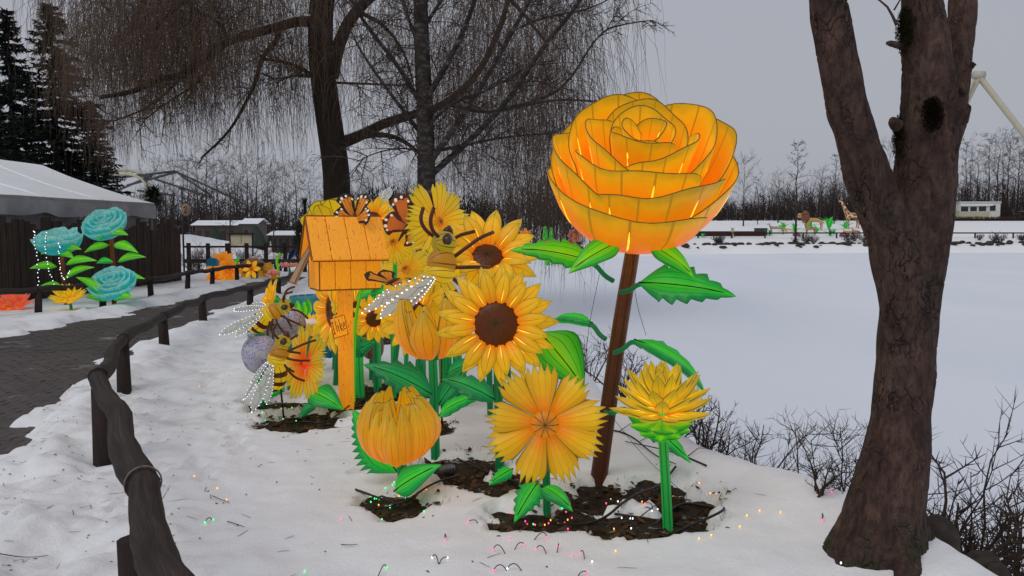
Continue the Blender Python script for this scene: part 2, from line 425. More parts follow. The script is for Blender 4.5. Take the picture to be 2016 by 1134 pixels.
# ---- low log fences
def log_pts(a, b, n, amp, seed):
    r = random.Random(seed); out = []
    for i in range(n + 1):
        t = i / n; e = math.sin(t * PI) ** .3 if 0 < t < 1 else .2
        out.append(a.lerp(b, t) + V((r.uniform(-1, 1), r.uniform(-1, 1), r.uniform(-1, 1))) * amp * e)
    return out
def smooth_pts(p, it=2):
    for _ in range(it):
        q = [p[0]]
        for a, b in zip(p, p[1:]): q += [a.lerp(b, .25), a.lerp(b, .75)]
        q.append(p[-1]); p = q
    return p
def log_fence(label, posts, tops, seed, pr=.06, rr=.07, extra=None, wob=.05):
    f = thing('log_fence', label, 'fence', (posts[0].x, posts[0].y, 0)); o = V(f.location); r = random.Random(seed)
    for p in posts:
        z0 = gz(p.x, p.y) - .15; m = MB(); hz = p.z
        lean = V((r.uniform(-.03, .03), r.uniform(-.03, .03), 0))
        pts = [V((p.x, p.y, z0)), V((p.x, p.y, z0)).lerp(V((p.x, p.y, hz)), .5) + lean * .4, V((p.x, p.y, hz)) + lean]
        m.tube([q - o for q in pts], [pr * 1.12, pr * 1.02, pr * .95], 12); m.build('post', DARKLOG, f)
    for i, (a, b) in enumerate(zip(tops, tops[1:])):
        pts = smooth_pts(log_pts(a, b, 4, wob, seed * 31 + i), 2); n = len(pts); m = MB()
        rr_ = rr * (1 + .18 * sstep(5.2, 2.6, a.y)); rad = [rr_ * (1.08 - .25 * j / n) * (1 + .10 * noise.noise(V((j * .55, i * 3.1, seed)))) for j in range(n)]
        m.tube([q - o for q in pts], rad, 14)
        mm = m.v
        m.v = [tuple(V(q) + V((noise.noise(V(q) * 7), noise.noise(V(q) * 7 + V((9, 0, 0))), noise.noise(V(q) * 7 + V((0, 9, 0))))) * rr * .14) for q in mm]
        m.build('rail', RAILM, f)
    return f
def atz(px, py, z): return G(px, py, z)
pa = [V((-1.46, 3.0, .50)), V((-2.98, 5.65, .56)), V((-4.1, 8.24, .52)), V((-4.93, 11.1, .47)), V((-5.55, 14.1, .48)), V((-5.75, 17.2, .42)), V((-6.1, 20.5, .4))]
ta = [V((-.72, 1.9, .60)), V((-1.60, 3.35, .61)), V((-3.06, 5.75, .62)), V((-4.1, 8.24, .56)), V((-4.93, 11.1, .50)), V((-5.55, 14.1, .50)), V((-5.75, 17.2, .44)), V((-6.1, 20.5, .42)), V((-6.6, 24, .42))]
nf = log_fence('near low log fence winding along the right edge of the brick path', pa, ta, 3, .068, .060, wob=.05)
m = MB(); bandp = ta[1].copy()
dirv = (ta[2] - ta[1]).normalized(); Mb = frame(dirv, (0, 0, 1), bandp - V(nf.location))
m.tube([Mb @ V((.074 * math.cos(t), .074 * math.sin(t), 0)) for t in [2 * PI * i / 20 for i in range(21)]], .004, 5)
m.build('wire_tie', plain('wire', (.18, .15, .13), .5), nf)
gp = [G(x, y) for x, y in ((-60, 628), (75, 617), (202, 605), (298, 588), (369, 572), (418, 563), (467, 554), (503, 549), (545, 541))]
pb = [V((g.x, g.y, .46)) for g in gp]; tb = [V((-14, 13.5, .5))] + [V((g.x, g.y, .50)) for g in gp] + [V((-8.9, 33, .5))]
log_fence('far low log fence along the left edge of the brick path', pb, tb, 5, .07, .065, wob=.04)
# ================================================================== LANTERN FABRICS
OR = (.95, .17, .004); AM = (.93, .27, .004); YE = (.86, .39, .006); LY = (.80, .44, .010); OL = (.44, .31, .012)
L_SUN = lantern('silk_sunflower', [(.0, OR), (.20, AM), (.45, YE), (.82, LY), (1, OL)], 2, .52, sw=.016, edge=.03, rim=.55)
L_COR = lantern('silk_coreopsis', [(.0, (.90, .17, .003)), (.20, (.88, .27, .004)), (.42, (.82, .39, .006)), (.8, (.76, .44, .010)), (1, OL)], 5, .46, sw=.007, edge=.035, seam_amt=.5, rim=.8, rim_shade=(.40, .20, .006))
L_CORR = lantern('silk_red_heart', [(.0, (.9, .05, .003)), (.25, (.9, .16, .004)), (.5, (.78, .36, .008)), (.8, (.66, .42, .015)), (1, (.5, .42, .03))], 6, .42, sw=.010, edge=.012)
L_BUD = lantern('silk_globe', [(.0, (.95, .15, .003)), (.35, (.90, .24, .004)), (.7, (.78, .35, .006)), (1, OL)], 4, .50, sw=.008, edge=.03, rim=.6, rim_shade=(.42, .18, .006))
L_ROSE = lantern('silk_rose', [(.0, (.98, .11, .002)), (.58, (.98, .17, .002)), (.80, (.92, .27, .003)), (.93, (.80, .36, .005)), (1, (.52, .30, .01))], 6, .56, seam=(.30, .15, .008), sw=.006, edge=.006, var=.3)  # orange base dye deepened and spread to stand in for inner glow
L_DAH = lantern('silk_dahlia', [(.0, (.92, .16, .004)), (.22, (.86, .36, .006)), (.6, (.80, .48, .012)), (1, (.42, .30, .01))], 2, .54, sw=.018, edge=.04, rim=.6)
L_DARKY = lantern('silk_lemon', [(.0, (.85, .30, .004)), (.4, (.80, .45, .010)), (1, (.62, .46, .015))], 4, .45, sw=.012, edge=.02)
L_ORG = lantern('silk_orange', [(.0, (.7, .08, .003)), (.4, (.95, .22, .004)), (1, (.90, .34, .01))], 2, .42, sw=.02, edge=.02)
L_RED = lantern('silk_coral', [(.0, (.80, .22, .04)), (.4, (.85, .07, .02)), (1, (.80, .18, .10))], 2, .42, sw=.02, edge=.02)
L_TEAL = lantern('silk_teal', [(.0, (.01, .16, .32)), (.4, (.01, .32, .38)), (.8, (.02, .36, .34)), (1, (.26, .56, .53))], 5, .50, seam=(.02, .16, .17), sw=.006, edge=.012, var=.4)
L_BLUE = lantern('silk_blue', [(.0, (.01, .13, .22)), (.5, (.015, .19, .28)), (1, (.02, .24, .30))], 14, .30, seam=(.01, .04, .07), sw=.006, edge=0)
L_PINK = lantern('silk_pink', [(.0, (.5, .03, .03)), (.5, (.62, .20, .16)), (1, (.70, .34, .26))], 4, .35)
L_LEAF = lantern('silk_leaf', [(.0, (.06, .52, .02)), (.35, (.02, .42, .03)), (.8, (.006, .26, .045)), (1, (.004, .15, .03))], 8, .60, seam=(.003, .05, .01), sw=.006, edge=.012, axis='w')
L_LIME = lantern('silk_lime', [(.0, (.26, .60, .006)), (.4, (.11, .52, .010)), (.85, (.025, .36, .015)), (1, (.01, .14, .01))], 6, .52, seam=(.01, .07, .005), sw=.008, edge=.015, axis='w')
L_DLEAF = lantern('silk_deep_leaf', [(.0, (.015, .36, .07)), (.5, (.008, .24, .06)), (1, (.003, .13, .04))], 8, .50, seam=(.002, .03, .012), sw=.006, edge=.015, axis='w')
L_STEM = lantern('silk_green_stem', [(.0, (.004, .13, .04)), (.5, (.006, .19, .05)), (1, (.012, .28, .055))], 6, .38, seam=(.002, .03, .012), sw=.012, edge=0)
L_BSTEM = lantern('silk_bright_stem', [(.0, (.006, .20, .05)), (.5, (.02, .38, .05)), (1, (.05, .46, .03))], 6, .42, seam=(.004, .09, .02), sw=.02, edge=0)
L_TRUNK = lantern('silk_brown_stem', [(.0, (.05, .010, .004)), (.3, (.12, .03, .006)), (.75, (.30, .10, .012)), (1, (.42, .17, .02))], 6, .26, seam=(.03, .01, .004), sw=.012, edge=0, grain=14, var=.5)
L_DISC = lantern('silk_brown_disc', [(.0, (.05, .016, .006)), (.25, (.16, .035, .004)), (1, (.20, .045, .005))], 0, .26, var=.75, grain=90)
L_CEN = lantern('silk_amber_dome', [(.0, (.30, .12, .02)), (.5, (.75, .24, .01)), (1, (.80, .20, .005))], 10, .42, sw=.006, edge=0)
L_OLIVE = lantern('silk_olive', [(0, (.44, .30, .012)), (1, (.58, .42, .015))], 10, .34, seam=(.06, .05, .01), sw=.008, edge=0)
L_BROWN = lantern('silk_brown', [(0, (.10, .028, .010)), (1, (.15, .045, .014))], 10, .2, seam=(.03, .01, .005), sw=.008, edge=0)
L_AMB = lantern('silk_amber', [(0, (.55, .24, .012)), (1, (.62, .28, .014))], 8, .34, seam=(.08, .03, .01), sw=.008, edge=0)
L_YEL = lantern('silk_yellow', [(0, (.74, .46, .012)), (1, (.78, .50, .012))], 10, .46, seam=(.10, .08, .01), sw=.008, edge=0)
WIRE = plain('dark_seam_wire', (.085, .058, .012), .5, .3)
RIMW = plain('rim_wire', (.17, .10, .012), .5, .3)
GWIRE = plain('green_seam_wire', (.006, .045, .015), .5, .3)
LED = glow('led_white', (.86, .92, 1), 1.15)
LEDW = glow('led_streak', (1, .62, .04), .95)
LEDR = glow('led_strip_bright', (1, .62, .04), 1.1)
EYE = NT('glass_eye'); EYE.base((.02, .025, .03), .08, .9); EYE = EYE.m
k = NT('wing_silk'); v = k.vor(9, k.mapping(k.coord('Object'), (1, .45, 1)), 'DISTANCE_TO_EDGE')
wc = k.mix(k.ramp(v, [(.0, 1.0), (.035, 0.0)]), (.46, .46, .41), (.12, .14, .10))
k.base(wc, .35, .5); k.put(k.b.inputs['Emission Color'], wc); k.b.inputs['Emission Strength'].default_value = .10; k.b.inputs['Alpha'].default_value = .78
k.m.cycles.emission_sampling = 'NONE'; WING = k.m
def seam_wood(name, a, b, emis, lines=(.30, .07, .005)):
    k = NT(name); co = k.coord('UV'); n = k.noise(2.6, 2, k.mapping(co, (4.5, .9, 1)), .4, .3)
    r = k.math('FRACT', k.math('MULTIPLY', n, 13)); ln = k.ramp(r, [(.0, 1.0), (.06, 1.0), (.10, 0.0)])
    c = k.mix(k.noise(3, 3), a, b); c = k.mix(k.math('MULTIPLY', ln, .8), c, lines)
    k.base(c, .4, .35); k.put(k.b.inputs['Emission Color'], c); k.b.inputs['Emission Strength'].default_value = emis; k.m.cycles.emission_sampling = 'NONE'; return k.m
WOODL = seam_wood('lantern_wood', (.72, .25, .008), (.84, .33, .012), .50)
WOODR = seam_wood('lantern_roof_wood', (.70, .26, .015), (.80, .33, .025), .42)
WOODD = plain('lantern_wood_edge', (.22, .07, .008), .5, .3, .2, 6, 0, .15)
TAN = lantern('silk_tan_flap', [(0, (.42, .26, .12)), (1, (.55, .36, .17))], 2, .25, seam=(.1, .04, .01), edge=.02)

# ================================================================== PETALS AND LEAVES
STREAKS = {}
def tip_prof(v, fat=.5, base=.22):
    "half width along a pointed petal"
    if v < fat: return base + (1 - base) * math.sin(v / fat * PI / 2)
    t = (v - fat) / (1 - fat); return max(.0, 1 - t ** 1.9)
def petal_mesh(name, mat, L, W, prof=tip_prof, curve=lambda v: 0, puff=.03, nu=6, nv=9, crease=.5, tooth=None, fold=0):
    m = MB()
    def f(side):
        def g(u, v):
            q = 2 * u - 1; w = prof(v); e = (1 - q * q) ** .6 if abs(q) < 1 else 0
            x = L * v * (1 - (tooth(u) * v ** 3 if tooth else 0)); y = W / 2 * w * q
            z = curve(v) + side * puff * min(1, w * 1.3) * e * (1 - crease * math.exp(-(q / .22) ** 2)) * min(1, 5 * v + .3) + fold * W * w * abs(q)
            return (x, y, z)
        return g
    m.grid(nu, nv, f(1)); m.grid(nu, nv, f(-1), True); me = m.mesh(name, mat)
    if name == 'petal':
        s = MB(); g = f(1)
        for u, a, b in ((.40, .12, .52),): s.tube([V(g(u, lerp(a, b, j / 4))) - V((0, 0, .0012)) for j in range(5)], [.001, .0034, .0042, .003, .001], 5)
        STREAKS[me.name] = s.mesh('led_streak', LEDW)  # glowing tube added for the streak of light through the silk
    return me
def leaf_prof(v):
    if v < .35: return .06 + .94 * math.sin(v / .35 * PI / 2) ** 1.1
    t = (v - .35) / .65; return max(0, 1 - t ** 1.5)
def leaf_mesh(name, mat, L, W, droop=.25, teeth=0, nv=14, puff=.035, cup=.12, twist=0):
    m = MB()
    def f(side):
        def g(u, v):
            q = 2 * u - 1; w = leaf_prof(v)
            if teeth and abs(q) > .7 and .2 < v < .98: w *= 1 + .42 * (((v * teeth) % 1) - .55) * (abs(q) - .5) * 2
            e = (1 - q * q) ** .6 if abs(q) < 1 else 0
            z = math.sin(v * PI * .75) * L * droop * .6 - v * v * L * droop * .6 + abs(q) * W * cup * w + side * puff * e * (1 - .6 * math.exp(-(q / .15) ** 2)) * min(1, w * 1.5)
            a = twist * v * q
            return (L * v, W / 2 * w * q, z + a * W)
        return g
    if teeth: nv = max(nv, teeth * 5)
    m.grid(8, nv, f(1)); m.grid(8, nv, f(-1), True); return m.mesh(name, mat)
def add_leaf(root, p0, tip, up=(0, 0, 1), W=.2, mat=None, teeth=0, droop=.2, stalk=None, name='leaf', stalk_mat=None, cup=.12):
    "p0, tip, stalk in world space"
    o = V(root.location); d = V(tip) - V(p0); L = d.length
    z = V(up) - d.normalized() * V(up).dot(d.normalized())
    M = frame(z, d, V(p0) - o)
    l = obj(name, leaf_mesh(name, mat or L_LEAF, L, W, droop, teeth, cup=cup), root, M)
    mb = MB(); mb.tube([(L * t, 0, math.sin(t * PI * .75) * L * droop * .6 - t * t * L * droop * .6 + .016) for t in [i / 8 for i in range(8)]], [.005] * 7 + [.002], 5)
    mb.build('midrib', GWIRE, l)
    if stalk is not None:
        a, b = V(stalk) - o, V(p0) - o; mid = a.lerp(b, .5) + V((0, 0, -.02))
        mb = MB(); mb.tube(smooth_pts([a, mid, b, b.lerp(V(tip) - o, .12)], 2), .017, 8); mb.build('leaf_stalk', stalk_mat or L_STEM, root)
    return l
def stem(root, pts, r0, r1, mat, n=10, name='stem'):
    o = V(root.location); p = smooth_pts([V(q) - o for q in pts], 2); k = len(p)
    m = MB(); m.tube(p, [lerp(r0, r1, i / (k - 1)) for i in range(k)], n); return m.build(name, mat, root)
def light(root, p, e, c=(1, .5, .08), r=.05):
    d = bpy.data.lights.new('lamp', 'POINT'); d.energy = e; d.color = c; d.shadow_soft_size = r
    q = bpy.data.objects.new('lamp', d); C.objects.link(q); q.parent = root; q.location = V(p) - V(root.location); return q

# ================================================================== FLOWER HEADS (local Z = the way the flower faces)
def radial(root, M, mesh, n, r0, z, tilt, a0=0, jit=.05, rnd=None, name='petal', scale=1, arc=None):
    rnd = rnd or random.Random(1); out = []
    for i in range(n):
        a = a0 + 2 * PI * i / n + rnd.uniform(-jit, jit)
        s = scale * rnd.uniform(.93, 1.05)
        out.append(obj(name, mesh, root, M @ Rz(a) @ T_((r0, 0, z)) @ Ry(-tilt + rnd.uniform(-jit, jit) * 1.2) @ Rx(rnd.uniform(-.12, .12)) @ Sc(s, rnd.uniform(.92, 1.08), 1)))
        if mesh.name in STREAKS and rnd.random() < .6: obj('led_streak', STREAKS[mesh.name], out[-1])
    return out
def disc(root, M, r, h, mat, wires=14, name='disc'):
    m = MB(); prof = [(max(.0005, r * math.sin(t)), h * math.cos(t)) for t in [PI * .55 * i / 8 for i in range(9)]]
    prof[0] = (.0008, h); m.lathe(prof, 28); d = m.build(name, mat, root, M)
    m = MB()
    for i in range(wires):
        a = 2 * PI * i / wires; m.tube([(math.cos(a) * (x + .002), math.sin(a) * (x + .002), z + .003) for x, z in prof[:8:2]], .0018, 3)
    m.build('wire', WIRE, d); return d
def sunflower(label, base, head, face, Rad, rd, seed=1, n1=17, n2=15, mats=(L_SUN, L_DISC), stem_mat=L_STEM, stem_r=.03, cat='flower lantern', group=None, mid=None, name='sunflower_lantern', W=None, stem_on=True, tilt=(.12, .3), fat=.5, glowE=.5, x=None):
    r = random.Random(seed); root = thing(name, label, cat, base, group); o = V(base)
    M = frame(face, x, V(head) - o); L = Rad - rd * .8; W = W or 2.1 * PI * Rad / n1 * .62
    me = petal_mesh('petal', mats[0], L, W, lambda v: tip_prof(v, fat), lambda v: .10 * L * math.sin(v * 2.6) - .12 * L * v * v, .024 * Rad / .4)
    radial(root, M, me, n1, rd * .8, -.03, tilt[0], 0, .05, r)
    if n2: radial(root, M, me, n2, rd * .82, -.004, tilt[1], PI / n1, .06, r, scale=.84)
    disc(root, M, rd, rd * .28, mats[1], name='disc')
    m = MB(); m.lathe([(.0005, -.12), (rd * .5, -.11), (rd * .95, -.06), (rd * .9, -.03), (.0005, -.03)], 16); m.build('calyx', L_LEAF, root, M)
    if stem_on:
        hb = M @ V((0, 0, -.09)) + o
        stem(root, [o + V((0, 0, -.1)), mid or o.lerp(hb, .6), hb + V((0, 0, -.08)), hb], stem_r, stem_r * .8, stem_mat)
    if glowE: light(root, M @ V((0, 0, .12)) + o, glowE * .22, r=rd * .6)
    return root, M
def coreopsis(label, base, head, face, Rad, rd, seed=1, n=9, mat=L_COR, stem_mat=L_STEM, name='coreopsis_lantern', glowE=.5, tilt=.12, x=None, cen=None, stem_on=True, group=None):
    r = random.Random(seed); root = thing(name, label, 'flower lantern', base, group); o = V(base); M = frame(face, x, V(head) - o)
    L = Rad - rd * .7; W = 2 * PI * Rad / n * .74
    tooth = lambda u: .20 * abs(2 * ((u * 4.999) % 1) - 1) ** 1.0 * 1.15 + .20 * abs(2 * u - 1) ** 2
    prof = lambda v: .26 + .74 * math.sin(min(1, v / .82) * PI / 2) ** 1.15 * (1 - .25 * max(0, v - .82))
    m = MB()
    def f(side):
        def g(u, v):
            q = 2 * u - 1; w = prof(v)
            xx = L * v * (1 - tooth(u) * v ** 4); z = .05 * L * math.sin(v * 3) + side * .007 * (1 - q * q) ** .5 + .0045 * math.cos(u * 10 * PI) * v + .03 * L * math.sin(q * 4 + v * 3) * v - .04 * q * q * v
            return (xx, W / 2 * w * q, z)
        return g
    m.grid(20, 9, f(1)); m.grid(20, 9, f(-1), True); me = m.mesh('petal', mat)
    for i_, p_ in enumerate(radial(root, M, me, n, rd * .7, 0, tilt, .2, .05, r)): p_.matrix_basis = T_(M.to_3x3() @ V((0, 0, -.034 * (i_ % 2)))) @ p_.matrix_basis
    disc(root, M @ T_((0, 0, .022)), rd, rd * .5, cen or L_CEN, 10, 'flower_centre')
    m = MB(); m.lathe([(.0005, -.10), (rd * .6, -.09), (rd * 1.2, -.03), (.0005, -.02)], 14); m.build('calyx', L_LEAF, root, M)
    if stem_on:
        hb = M @ V((0, 0, -.07)) + o
        stem(root, [o + V((0, 0, -.1)), o.lerp(hb, .6), hb + V((0, 0, -.06)), hb], .026, .022, stem_mat)
    if glowE: light(root, M @ V((0, 0, .13)) + o, glowE * .2, r=.06)
    return root, M
def globe(label, base, head, axis_, Rad, H, seed=1, rows=((9, 0.0, 1.0, 1.0), (8, .35, .88, 1.02)), mat=L_BUD, stem_mat=L_STEM, name='bud_lantern', stem_r=.03, open_=.5, glowE=.6, span=.42, group=None, cat='flower lantern', shut=.8):
    "petals curving up round a globe; open_ is how far the tips stay from the axis"
    r = random.Random(seed); root = thing(name, label, cat, base, group); o = V(base); M = frame(axis_, None, V(head) - o)
    for n, off, sr, sh in rows:
        def f(side, sr=sr, sh=sh):
            def g(u, v):
                q = 2 * u - 1; w = (.30 + .70 * math.sin(min(1, v / .55) * PI / 2)) if v < .55 else max(.03, 1 - ((v - .55) / .45) ** 1.45 * .97)
                th = PI * lerp(.97, .0, v * shut)
                rr = Rad * sr * (math.sin(th) if th > PI / 2 else lerp(open_, 1, math.sin(th) ** 1.4))
                zz = H * .5 * (1 + math.cos(th)) * sh
                az = q * span * w * (PI / n) * 2.3
                rr += side * .010 + (.16 * Rad * (1 - q * q) ** .8 * (.4 + .6 * w))
                return (rr * math.cos(az), rr * math.sin(az), zz)
            return g
        m = MB(); m.grid(8, 12, f(1)); m.grid(8, 12, f(-1), True); me = m.mesh('petal', mat)
        for i in range(n):
            obj('petal', me, root, M @ Rz(2 * PI * i / n + off + r.uniform(-.08, .08)) @ Ry(r.uniform(-.04, .10)) @ Sc(*(2 * (r.uniform(.90, 1.08),)), r.uniform(.84, 1.08)))
    m = MB(); m.lathe([(.0005, -.02), (Rad * .28, 0), (Rad * .38, .03), (.0005, .04)], 14); m.build('calyx', stem_mat, root, M)
    hb = M @ V((0, 0, 0)) + o
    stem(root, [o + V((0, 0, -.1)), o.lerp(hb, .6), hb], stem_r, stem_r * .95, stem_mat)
    if glowE: light(root, M @ V((0, 0, H * .55)) + o, glowE * .5, r=.04)
    return root, M
def dahlia(label, base, head, axis_, Rad, seed=1, mat=L_DAH, stem_mat=L_BSTEM, rows=((12, .16, 1.14), (12, .40, 1.12), (11, .66, 1.02), (8, .94, .88), (5, 1.25, .74)), name='dahlia_lantern', sepals=True, glowE=.5, stem_r=.032, group=None, W=.084):
    r = random.Random(seed); root = thing(name, label, 'flower lantern', base, group); o = V(base); M = frame(axis_, None, V(head) - o)
    me = petal_mesh('petal', mat, Rad * .92, W * Rad / .28, lambda v: tip_prof(v, .5, .3), lambda v: .16 * Rad * v * v, .020, nu=8, crease=.4)
    for i, (n, el, s) in enumerate(rows):
        radial(root, M, me, n, Rad * .10 * math.cos(el), .02 + .03 * i, el, i * .4, .09, r, scale=s)
    if sepals:
        sm = petal_mesh('sepal', L_LIME, Rad * .62, .11 * Rad / .28, lambda v: tip_prof(v, .5, .4), lambda v: -.10 * Rad * math.sin(v * PI) + .12 * Rad * v, .022, nu=12, nv=14, crease=.35)
        radial(root, M, sm, 9, .03, -.02, -.05, 0, .05, r, 'sepal'); radial(root, M, sm, 9, .025, -.045, -.32, .3, .05, r, 'sepal', .8)
    hb = M @ V((0, 0, -.04)) + o
    stem(root, [o + V((0, 0, -.1)), o.lerp(hb, .5), hb], stem_r, stem_r * .9, stem_mat)
    if glowE: light(root, M @ V((0, 0, Rad * .5)) + o, glowE * .3, r=.06)
    return root, M
def rose(label, base, head, axis_, Rad, layers, mat=L_ROSE, stem_mat=L_TRUNK, seed=1, stem_r=(.06, .05), name='rose_lantern', wires=True, leds=True, glowE=1.0, mid=None, rot=0, zs=1.0, group=None, x=None, lampc=(1, .5, .08)):
    r = random.Random(seed); root = thing(name, label, 'flower lantern', base, group); o = V(base); M = frame(axis_, x, V(head) - o)
    for li, (n, rim, zb, zt, spanf, off) in enumerate(layers):
        for i in range(n):
            a0 = off + 2 * PI * i / n + r.uniform(-.07, .07); sp = spanf * PI / n; ph = r.uniform(0, 6); dr = r.uniform(.96, 1.05); dz = r.uniform(-.03, .03)
            def pos(u, v, side=0, lift=0):
                q = 2 * u - 1; vm = 1 - .16 * abs(q) ** 3.2 + .032 * math.sin(q * 4 + ph) + .012 * math.sin(q * 9 + ph * 2)
                t = v * vm
                s = math.sin(min(1, t * 1.04) * PI / 2)
                rr = Rad * rim * dr * (.12 + .88 * s ** .85) * (1 + .05 * (1 - q * q))
                rr += Rad * .040 * max(0, t - .80) * 5 * (1 + .5 * math.sin(q * 4 + ph))        # rim rolls outwards
                rr += Rad * .07 * (q * .5 + .5)                                            # petals overlap like a spiral
                z = Rad * zs * (zb + (zt + dz - zb) * (1 - math.cos(min(1.06, t) * PI / 2)) ** .95)
                az = a0 + q * sp * (.55 + .45 * math.sin(min(1, t * 1.3) * PI / 2))
                rr += side * .005 * Rad / .6 + lift
                return V((rr * math.cos(az), rr * math.sin(az), z))
            m = MB(); nu = 16 if n > 1 else 18; nv = 10
            m.grid(nu, nv, lambda u, v: pos(u, v, 1)); m.grid(nu, nv, lambda u, v: pos(u, v, -1), True)
            p = m.build('petal', mat, root, M)
            if wires:
                m = MB(); edge = [pos(0, .35 + .65 * j / 6) for j in range(6)] + [pos(j / 22, 1) for j in range(23)] + [pos(1, 1 - .65 * j / 6) for j in range(1, 7)]
                m.tube(edge, .0034 * Rad / .6, 5); m.build('rim_wire', RIMW, p)
            if leds:
                for u in (r.choice(((1 / 6, 4 / 6), (2 / 6, 5 / 6), (2 / 6, 4 / 6))) if li < 3 else (.5,)):
                    v0 = r.uniform(.50, .60); m = MB(); m.tube([pos(u, lerp(v0, .93, j / 7), 0, -.001) for j in range(8)], [.0015, .006, .0085, .0075, .009, .007, .004, .001], 6)
                    m.build('led_streak', LEDR, p)
    hb = M @ V((0, 0, Rad * zs * layers[0][2])) + o
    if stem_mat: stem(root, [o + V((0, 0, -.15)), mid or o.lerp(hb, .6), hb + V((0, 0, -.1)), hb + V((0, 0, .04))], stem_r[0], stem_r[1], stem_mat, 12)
    if glowE and leds:
        light(root, M @ V((0, 0, Rad * .05)) + o, glowE * .5, c=(1, .42, .04), r=.06)
    elif glowE: light(root, M @ V((0, 0, -Rad * .15)) + o, glowE * .5, c=lampc, r=.1)
    return root, M
ROSE_L = ((3, 1.0, -.98, .02, 1.20, -2.2), (4, .96, -.85, .29, 1.24, -1.35), (3, .75, -.70, .42, 1.20, -1.9), (3, .53, -.55, .47, 1.20, -.9), (2, .33, -.40, .50, 1.25, -2.2), (2, .17, -.25, .50, 1.25, .4))

# ================================================================== BEES AND BUTTERFLIES
def bee(label, M, s=1.0, loc=None, legs=1, wing=(.5, .25), seed=1, wlen=.62, support=None):
    "M: X = head end, Z = back; built 0.6 m long times s"
    root = thing('bee_lantern', label, 'bee lantern', loc or M.translation); M = T_(-V(root.location)) @ M @ Sc(s); r = random.Random(seed)
    def part(nm, mat, fn, par=None):
        m = MB(); fn(m); return m.build(nm, mat, par or root, None if par else M)
    part('thorax', L_AMB, lambda m: m.ball((.07, 0, 0), (.115, .105, .11), 14, 10))
    part('shoulder', L_YEL, lambda m: m.ball((.0, 0, .012), (.085, .115, .11), 14, 10))
    hd = part('head', L_OLIVE, lambda m: m.ball((.215, 0, .0), (.09, .098, .088), 14, 10))
    for sd in (-1, 1):
        part('eye', EYE, lambda m: m.ball((.235, sd * .076, .015), (.040, .028, .032), 12, 8), hd)
        part('eye_rim', L_BROWN, lambda m: m.ball((.234, sd * .070, .015), (.050, .028, .042), 12, 8), hd)
        part('antenna', L_BROWN, lambda m: m.tube(smooth_pts([V((.25, sd * .03, .06)), V((.29, sd * .05, .13)), V((.36, sd * .07, .17)), V((.45, sd * .075, .15))], 2), .014, 7), hd)
    part('mouth', L_BROWN, lambda m: m.tube([(.28, 0, -.02), (.32, 0, -.03), (.345, 0, -.035)], [.05, .03, .004], 8), hd)
    ab = lambda t: V((-.07 - .32 * t, 0, -.045 * math.sin(t * 2.2)))
    prof = lambda t: .128 * math.sin(.55 + t * 2.45) ** .8 if t < .98 else .012
    for i in range(6):
        t0, t1 = i / 6, (i + 1) / 6
        part('abdomen_band', L_BROWN if i % 2 else L_YEL, lambda m: m.tube([ab(lerp(t0, t1, j / 3)) for j in range(4)], [prof(lerp(t0, t1, j / 3)) for j in range(4)], 16))
    for i in range(3):
        for sd in (-1, 1):
            x = .12 - i * .07; fw = (.16, .02, -.12)[i]
            part('leg', L_BROWN, lambda m: m.tube(smooth_pts([V((x, sd * .05, -.06)), V((x + fw * .5, sd * .13, -.11)), V((x + fw, sd * .16, -.2)), V((x + fw * 1.3, sd * .12, -.33))], 1), [.020, .018, .016, .014, .012, .010][:6] if False else .014, 7))
    wm = petal_mesh('wing', WING, wlen, .20, lambda v: .12 + .88 * math.sin(min(1, v / .7) * PI / 2) if v < .7 else max(0, 1 - ((v - .7) / .3) ** 2.4), lambda v: .04 * v, .003, 6, 12, 0)
    edge = []
    for j in range(13): v = .1 + .9 * j / 12; edge.append((v, 1))
    for j in range(13): v = 1 - .9 * j / 12; edge.append((v, -1))
    pr = lambda v: .12 + .88 * math.sin(min(1, v / .7) * PI / 2) if v < .7 else max(0, 1 - ((v - .7) / .3) ** 2.4)
    lm = MB()
    for v, q in edge: lm.ball((wlen * v, .1 * pr(v) * q, .04 * v), .0060, 6, 4)
    lm = lm.mesh('led_edge', LED)
    for sd in (-1, 1):
        for k_ in (0, 1):
            a = PI - sd * (wing[0] + .42 * k_); Mw = M @ T_((-.0 - .03 * k_, sd * .05, .07)) @ Rz(a) @ Ry(-wing[1] + .12 * k_) @ Rx(sd * .25) @ Sc(1 - .2 * k_)
            wo_ = obj('wing', wm, root, Mw); tag(obj('led_edge', lm, wo_), kind='stuff')
    if support:
        m = MB(); m.tube([V(support) - V(root.location), M.translation.copy()], .010, 6); m.build('support_rod', WIRE, root)
    return root
def wing_mat(name, c, border=(.02, .012, .008), emis=.3, veins=5):
    k = NT(name); sp = k.n('ShaderNodeSeparateXYZ'); k.l(k.coord('UV'), sp.inputs[0]); u, v = sp.outputs[0], sp.outputs[1]
    e = k.math('MINIMUM', k.math('MINIMUM', u, k.math('SUBTRACT', 1.0, u)), k.math('MULTIPLY', k.math('SUBTRACT', 1.0, v), .9))
    mk = k.math('LESS_THAN', e, k.math('MULTIPLY_ADD', k.noise(14, 2), .20, .09))
    x = k.math('SUBTRACT', .5, k.math('ABSOLUTE', k.math('SUBTRACT', k.math('FRACT', k.math('MULTIPLY', u, float(veins))), .5)))
    mk = k.math('MAXIMUM', mk, k.math('LESS_THAN', x, .07))
    cc = k.mix(mk, k.ramp(v, [(0, tuple(q * .6 for q in c)), (.6, c), (1, tuple(q * .8 for q in c))]), border)
    k.base(cc, .45, .3); k.put(k.b.inputs['Emission Color'], cc); k.b.inputs['Emission Strength'].default_value = emis; k.m.cycles.emission_sampling = 'NONE'; return k.m
